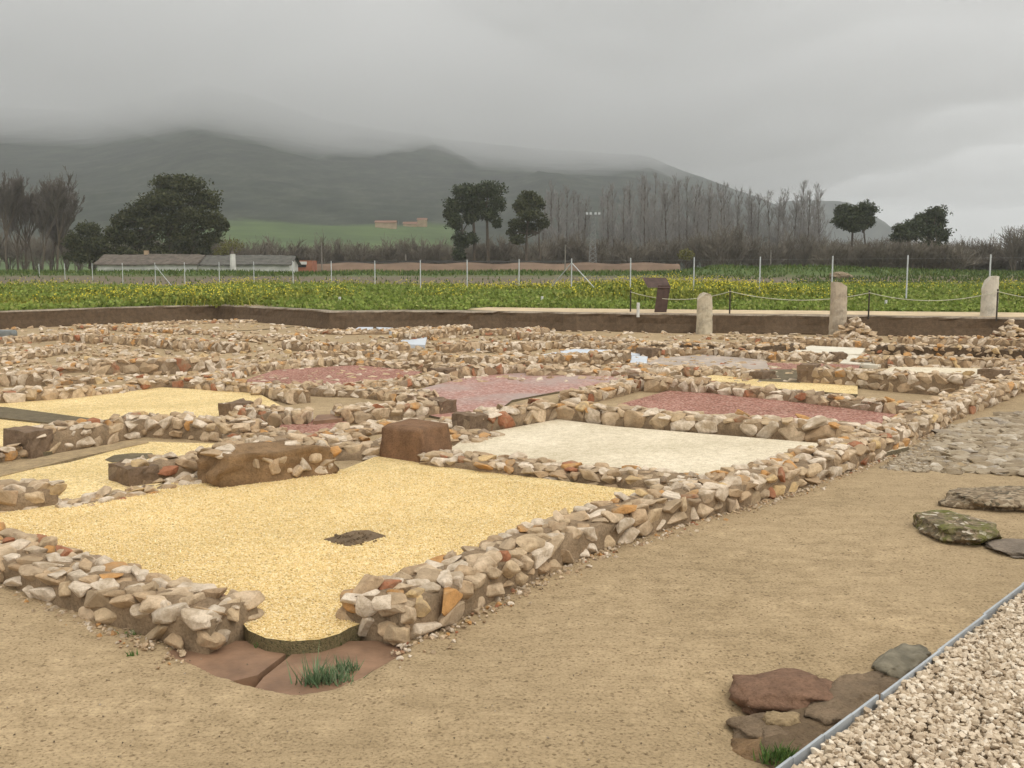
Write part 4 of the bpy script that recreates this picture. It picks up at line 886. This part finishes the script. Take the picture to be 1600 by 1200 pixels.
def copy_tree(o, loc, rz, sc, label):
    c = o.copy(); COL.objects.link(c); c.location = loc; c.rotation_euler = (0, 0, rz); c.scale = sc; c['label'] = label
    for ch in list(o.children):
        k = ch.copy(); COL.objects.link(k); k.parent = c
    return c
def poplar_segs(H):
    out = []; p = np.zeros(3); d = np.array([0, 0, 1.]); n = 10; pts = [p]
    for k in range(n): d = d+RNG.normal(size=3)*.025; d[2] = 1; p = p+d*H/n; pts.append(p); out.append((pts[-2], p, .2*(1-k/n)+.03, .2*(1-(k+1)/n)+.03))
    for k in range(46):
        f_ = U(.12, .97); i_ = min(int(f_*n), n-1); q_ = pts[i_]+(pts[i_+1]-pts[i_])*(f_*n-i_); an = U(0, 6.3)
        grow(q_, np.array([math.cos(an)*.42, math.sin(an)*.42, 1]), (H*.2)*(1.15-f_)+.8, .05, 2, out, .35, .32, (3, 5), .6)
    return out
def spread_segs(H, stems=1, up=.25, spread=.6, depth=4):
    out = []
    for s_ in range(stems):
        an = U(0, 6.3); d = np.array([math.cos(an)*.22*(stems > 1), math.sin(an)*.22*(stems > 1), 1]); grow(np.array([U(-.4, .4), U(-.4, .4), 0])*(stems > 1), d, H*.42, .22 if stems == 1 else .1, depth, out, up, spread, (4, 5), .66)
    return out
# left bare trees
lb_l = ['tall bare tree at the left edge', 'tall bare tree second from the left edge', 'bare tree third from the left edge', 'bare spreading tree with a clear trunk left of the evergreen', 'slim bare tree between the left edge trees', 'bare tree left of the evergreen, thinner and lower', 'bare tree standing behind the second tree from the left', 'bare tree cut by the left edge of the picture', 'low bare tree between the third tree and the spreading one']
protoL = [None]*3
for k, (x, yt, Y) in enumerate([(12, 246, 150), (42, 250, 158), (66, 262, 152), (88, 258, 146), (28, 275, 165), (105, 300, 160), (54, 280, 170), (-6, 252, 155), (78, 290, 164)]):
    b_ = PY(x, 420, Y); H = PY(x, yt, Y)[2]-FZ; j = k % 3
    if protoL[j] is None:
        protoL[j] = split_tree('bare_tree', spread_segs(14.5, 1, .45, .4, 5), (b_[0], Y, FZ), MAT['bark'], MAT['darktwig'], .06, .026); t = protoL[j]; t.scale = (1, 1, H/14.5)
        tag(t, lb_l[k], 'tree', 'bare trees at the left edge')
    else: copy_tree(protoL[j], (b_[0], Y, FZ), U(0, 6), (1, 1, H/14.5), lb_l[k])
# poplars
xsP = [(872, 304), (905, 310), (950, 306), (978, 300), (1013, 296), (1041, 294), (1055, 300), (1080, 298), (1096, 302), (1111, 300), (1126, 308), (1142, 306), (1174, 312), (1212, 316), (1247, 314), (1262, 306)] + [(848, 318), (862, 292), (885, 300), (897, 305), (912, 312), (944, 300), (957, 296), (972, 300), (985, 290), (998, 282), (1006, 286), (1020, 280), (1033, 288), (1048, 284), (1062, 292), (1074, 286), (1088, 290), (1103, 292), (1118, 296), (1133, 294), (1150, 300), (1166, 304), (1182, 312), (1204, 306), (1222, 302), (1238, 310), (1256, 292), (1268, 296), (1278, 308)]
protoP = []
for k, (x, yt) in enumerate(xsP):
    Y = 205+(k*37 % 60); b_ = PY(x, 420, Y); H = PY(x, yt, Y)[2]-FZ
    lb = 'leafless poplar in the misty row, %s' % ('leftmost, close to the right pine' if x == 848 else 'the one just right of the lattice mast' if x == 944 else 'rightmost, before the far mesa' if k == len(xsP)-1 else 'standing among the others between the pines and the mesa')
    if len(protoP) < 4:
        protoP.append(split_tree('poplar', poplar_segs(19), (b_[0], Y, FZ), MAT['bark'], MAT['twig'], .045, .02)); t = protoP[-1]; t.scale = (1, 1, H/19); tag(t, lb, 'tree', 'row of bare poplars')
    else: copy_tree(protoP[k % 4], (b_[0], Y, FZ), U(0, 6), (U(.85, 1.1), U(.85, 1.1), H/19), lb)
# scrub
bushes = [(x_, yt_, Y_, 0) for x_, yt_, Y_ in zip(range(-24, 430, 21), [352, 346, 350, 344, 356, 350, 342, 352, 360, 356, 364, 352, 358, 362, 356, 352, 360, 352, 356, 362, 366, 368], [196, 188, 200]*8)] + [(440, 372, 190, 0), (468, 360, 195, 0), (500, 356, 190, 0), (530, 362, 198, 0), (556, 366, 186, 0), (580, 368, 192, 0), (604, 362, 188, 0), (628, 362, 196, 0), (650, 356, 190, 0), (672, 358, 186, 0), (690, 366, 192, 0), (375, 368, 196, 0), (405, 376, 192, 0), (420, 352, 200, 0),
 (712, 366, 182, 0), (742, 372, 182, 0), (770, 356, 184, 0), (790, 350, 186, 0), (815, 376, 180, 0), (838, 370, 182, 0), (862, 354, 188, 0), (884, 346, 190, 0), (906, 352, 188, 0), (935, 362, 186, 0), (965, 356, 190, 0), (992, 366, 186, 0), (1020, 360, 190, 0), (1050, 362, 186, 0), (1080, 350, 190, 0), (1105, 340, 184, 0), (1128, 334, 180, 0), (1150, 338, 184, 0), (1178, 352, 188, 0), (1204, 362, 184, 0), (1230, 346, 188, 0), (1256, 352, 184, 0), (1284, 358, 184, 0),
 (1310, 362, 180, 0), (1340, 360, 182, 0), (1370, 362, 180, 0), (1398, 366, 178, 0), (1425, 362, 178, 0), (1455, 366, 176, 0), (1486, 372, 178, 0), (1506, 362, 176, 0), (1530, 354, 174, 0), (1556, 358, 176, 0), (1580, 340, 168, 0), (1602, 334, 168, 0), (1626, 340, 170, 0)] + [(x_, (366 if x_ < 1290 else 358)+(x_*7) % 13, 205+(x_*3) % 17, 0) for x_ in range(452, 1600, 23)] + [(x_, 388+(x_*5) % 11, 172, 0) for x_ in range(1300, 1650, 16)] + [(x_, 362+(x_*11) % 12, 158, 0) for x_ in range(1296, 1500, 13)]
protoB = []
for k, (x, yt, Y, _) in enumerate(bushes):
    b_ = PY(x, 420, Y); H = PY(x, yt, Y)[2]-FZ
    zone = 'behind the left bare trees and the huge evergreen' if x < 432 else 'left of the tall pines, below the green slope' if x < 695 else 'under the tall pines' if x < 850 else 'at the foot of the poplars' if x < 1290 else 'among the evergreens at right' if x < 1490 else 'forming the rounded thicket at the right edge'
    lb = 'bare brown scrub bush '+zone
    if len(protoB) < 4:
        protoB.append(split_tree('bare_bush', spread_segs(7.5, 8, .25, .5, 3), (b_[0], Y, FZ), MAT['bark'], MAT['twig2'], .06, .024)); t = protoB[-1]; t.scale = (1.15, 1.15, H/7.5); tag(t, lb, 'bush', 'bare scrub '+zone)
    else:
        c = copy_tree(protoB[k % 4], (b_[0], Y, FZ), U(0, 6), (U(1., 1.4), U(1., 1.4), H/7.5), lb); c['group'] = 'bare scrub '+zone
# evergreens from crown clumps given in pixels
def evergreen(label, Y, px_base, clumps, trunks, n, size, mat, name='pine_tree'):
    b_ = PY(px_base, 420, Y); loc = (b_[0], Y, FZ); t = empty(name, loc); mb = MB(); lm = MB(); cs = []
    k_ = Y/FOC
    for (cx, cy, rx, ry) in clumps:
        rx *= 1.03; ry *= 1.03; c = PY(cx, cy, Y); c[1] += U(-1.5, 1.5)
        for _ in range(12):    # each clump is a bunch of smaller tufts
            d = RNG.normal(size=3); d /= np.linalg.norm(d); q_ = c+d*np.array([rx*k_, rx*k_*.9, ry*k_])*U(.35, .95); cs.append((q_, np.array([rx*k_, rx*k_, ry*k_])*U(.26, .5)))
            cs.append((c, np.array([rx*k_, rx*k_, ry*k_])*.8))
    wts = np.array([s_[1][0]*s_[1][2] for s_ in cs]); wts = wts/wts.sum()
    for (q_, s_), w_ in zip(cs, wts):
        m_ = int(n*1.75*w_)+20; d = RNG.normal(size=(m_, 3)); d /= np.linalg.norm(d, axis=1, keepdims=True); rr = RNG.random(m_)**.45
        cards(lm, q_+d*s_*rr[:, None]*RNG.uniform(.8, 1.28, (m_, 1)), RNG.uniform(.6, 1.2, m_)*size, 0, aspect=.45)
    lm.build('crown', mat, t)
    for (xa, ya, xb, yb, r_) in trunks:
        p_ = PY(xa, ya, Y); q_ = PY(xb, yb, Y); mid_ = (p_+q_)/2+np.array([U(-.25, .25), 0, 0]); tube(mb, [p_, mid_, q_], [r_, r_*.8, r_*.55], 7)
    for (cx, cy, rx, ry) in clumps:
        tr = min(trunks, key=lambda q: abs(q[2]-cx)+abs(q[3]-cy)); p_ = PY(tr[2], tr[3]+ (tr[1]-tr[3])*.25, Y); q_ = PY(cx, cy, Y); tube(mb, [p_, (p_+q_)/2+np.array([0, 0, -.2]), q_], [.12, .09, .04], 6)
    mb.build('trunk', MAT['bark'], t); tag(t, label, 'tree'); return t
evergreen('broad tall pine with a twin crown in the middle, left of its smaller neighbour', 172, 742, [(728, 300, 26, 16), (762, 297, 26, 16), (710, 322, 18, 16), (740, 318, 24, 16), (776, 318, 17, 16), (712, 346, 14, 14), (735, 338, 14, 14), (764, 336, 18, 12), (722, 376, 15, 16), (718, 398, 12, 12), (738, 372, 10, 10), (776, 350, 8, 7), (748, 326, 12, 9), (701, 334, 9, 9), (745, 302, 14, 12)], [(741, 420, 738, 320, .3), (763, 420, 760, 315, .3), (724, 420, 722, 345, .2)], 5200, .55, MAT['needle'])
evergreen('smaller narrow pine just right of the tall twin pine', 170, 828, [(824, 308, 16, 11), (838, 318, 15, 12), (815, 322, 15, 12), (828, 336, 24, 12), (848, 350, 12, 9), (806, 350, 13, 9), (824, 358, 18, 11), (808, 375, 13, 8), (800, 362, 8, 8)], [(822, 420, 826, 325, .25), (846, 420, 842, 345, .15)], 3300, .5, MAT['needle2'])
evergreen('huge dark evergreen rising behind the farmhouse', 160, 268, [(262, 286, 34, 16), (295, 288, 30, 16), (318, 312, 24, 18), (270, 312, 42, 20), (235, 322, 30, 18), (212, 340, 30, 20), (190, 345, 24, 16), (300, 338, 36, 20), (335, 345, 20, 16), (345, 352, 14, 12), (255, 350, 42, 22), (210, 372, 36, 18), (290, 372, 40, 20), (330, 372, 18, 12), (180, 368, 22, 16), (250, 392, 46, 14), (310, 392, 20, 12), (195, 396, 30, 14)], [(268, 420, 270, 320, .45), (300, 420, 300, 340, .25)], 11000, .6, MAT['needle2'], 'evergreen_tree')
evergreen('low dark green shrubby tree left of the huge evergreen', 156, 140, [(140, 360, 22, 14), (122, 378, 22, 16), (155, 382, 24, 16), (130, 400, 28, 14), (165, 402, 20, 12)], [(140, 420, 140, 370, .2)], 2600, .5, MAT['needle2'], 'evergreen_shrub')
evergreen('round topped dark pine at right before the pale sky', 168, 1335, [(1322, 330, 18, 13), (1348, 328, 18, 13), (1310, 345, 14, 13), (1335, 344, 24, 14), (1360, 344, 13, 14), (1330, 356, 20, 8), (1335, 332, 12, 10)], [(1332, 420, 1333, 345, .25), (1352, 420, 1348, 345, .18)], 3300, .5, MAT['needle'])
evergreen('dark leaning pine with a stepped outline at the far right', 165, 1445, [(1464, 332, 18, 11), (1470, 346, 16, 13), (1446, 342, 18, 12), (1428, 352, 20, 11), (1406, 358, 16, 10), (1455, 362, 26, 14), (1420, 368, 24, 10), (1477, 368, 10, 12), (1400, 372, 12, 8), (1455, 384, 20, 12)], [(1450, 420, 1455, 350, .3), (1418, 420, 1420, 365, .2)], 4000, .5, MAT['needle'])
for k, (x, y, rx, ry, lb) in enumerate([(360, 384, 22, 12, 'yellow green budding shrub right of the huge evergreen'), (1072, 398, 14, 10, 'olive budding shrub near the green hump'), (345, 396, 14, 10, 'small yellow green shrub behind the farmhouse ridge')]):
    Y = 180; c = PY(x, y, Y); t = empty('budding_shrub', (c[0], Y, FZ)); mb = MB(); d = RNG.normal(size=(420, 3)); d /= np.linalg.norm(d, axis=1, keepdims=True)
    cards(mb, c+d*np.array([rx, rx, ry])*Y/FOC*RNG.random((420, 1))**.5, .35, 0); mb.build('crown', MAT['bud'], t); mb = MB(); tube(mb, [(c[0], Y, FZ), c], [.12, .05], 6); mb.build('trunk', MAT['bark'], t); tag(t, lb, 'shrub')

# ------------------------------------------------------------------ hills
hx = np.arange(-2900, 2300, 26.); hy = np.concatenate([np.arange(322, 1000, 18.), np.arange(1000, 4300, 30.)]); X, Y = np.meshgrid(hx, hy, indexing='ij')
m, nt, b, co = newmat('hill_scrub', 1.)
mp_ = node(nt, 'ShaderNodeMapping', {'Vector': co, 'Scale': (1., .22, 1.)}).outputs[0]
dark = ramp(nt, noise(nt, mp_, .035, 6, .75), [(.36, (.018, .024, .016)), (.5, (.036, .044, .028)), (.68, (.075, .08, .055))])
green = ramp(nt, noise(nt, co, .02, 5), [(.35, (.06, .09, .03)), (.6, (.095, .14, .042))])
s = node(nt, 'ShaderNodeSeparateXYZ', {0: co}); ax = node(nt, 'ShaderNodeMath', {0: s.outputs[0], 1: 118.}, operation='ADD'); ab = node(nt, 'ShaderNodeMath', {0: ax.outputs[0]}, operation='ABSOLUTE'); ab = node(nt, 'ShaderNodeMapRange', {0: ab.outputs[0], 1: 78., 2: 118., 3: 0., 4: 60.})
a_ = node(nt, 'ShaderNodeMath', {0: node(nt, 'ShaderNodeMath', {0: noise(nt, co, .012, 4), 1: 20.}, operation='MULTIPLY').outputs[0], 1: s.outputs[2]}, operation='ADD'); a_ = node(nt, 'ShaderNodeMath', {0: a_.outputs[0], 1: ab.outputs[0]}, operation='ADD')
mr = node(nt, 'ShaderNodeMapRange', {0: a_.outputs[0], 1: 38., 2: 43.})
setc(nt, b, mix(nt, mr.outputs[0], green, dark)); 
tag(grid(hx, hy, hillz(X, Y), 'hills', m), 'dark scrub covered hills rising into cloud', None, None, 'structure')

# ------------------------------------------------------------------ low cloud and haze
cx = np.linspace(-9000, 9000, 121); cy = np.concatenate([np.linspace(260, 3600, 90), np.linspace(3800, 9500, 20)]); X, Y = np.meshgrid(cx, cy, indexing='ij')
px_ = 800+FOC*X/2400
Zb = 215+60*sm(px_, 500, 1050)+290*sm(px_, 950, 2500)-70*np.exp(-((px_-930)/130)**2)+270*(fbm(X, Y, 1/600., 5, 91)-.5)+150*(fbm(X, Y, 1/160., 3, 92)-.5)
Zb = np.minimum(Zb, 560); nx, ny = len(cx), len(cy); Vb = np.stack([X, Y, Zb], -1).reshape(-1, 3); Vt = np.stack([X, Y, np.full_like(X, 640)], -1).reshape(-1, 3)
i_ = (np.arange(nx-1)[:, None]*ny+np.arange(ny-1)[None]).ravel(); N = nx*ny
F = [np.stack([i_, i_+ny+1, i_+ny], 1), np.stack([i_, i_+1, i_+ny+1], 1), np.stack([i_+N, i_+ny+N, i_+ny+1+N], 1), np.stack([i_+N, i_+ny+1+N, i_+1+N], 1)]
for e in (np.arange(ny), np.arange(ny)+(nx-1)*ny, np.arange(nx)*ny, np.arange(nx)*ny+ny-1):
    a_, b_ = e[:-1], e[1:]; F += [np.stack([a_, b_, b_+N], 1), np.stack([a_, b_+N, a_+N], 1)]
mb = MB(); mb.add(np.vstack([Vb, Vt]), np.concatenate(F)); cl = mb.build('cloud', [], origin=(0, 0, 0), smooth=True)
def vol(name, dens, col=(.95, .95, .95)):
    m = bpy.data.materials.new(name); m.use_nodes = True; nt = m.node_tree; nt.nodes.clear(); o = nt.nodes.new('ShaderNodeOutputMaterial'); v = nt.nodes.new('ShaderNodeVolumePrincipled')
    v.inputs['Density'].default_value = dens; v.inputs['Color'].default_value = c4(col); nt.links.new(v.outputs[0], o.inputs['Volume']); return m
cl.data.materials.clear(); cl.data.materials.append(vol('cloud_volume', .0025, (.97, .97, .97))); tag(cl, 'low grey cloud hiding the hill tops', 'cloud', None, 'stuff')
mb = MB(); box(mb, (0, 4500-1000, 299), (20000, 11400, 604)); hz = mb.build('haze', [vol('haze_volume', .00023, (.9, .92, .93))], origin=(0, 0, 0)); tag(hz, 'thin pale mist over the whole valley', 'haze', None, 'stuff')

for o in bpy.data.objects:
    if '_o' in o: del o['_o']
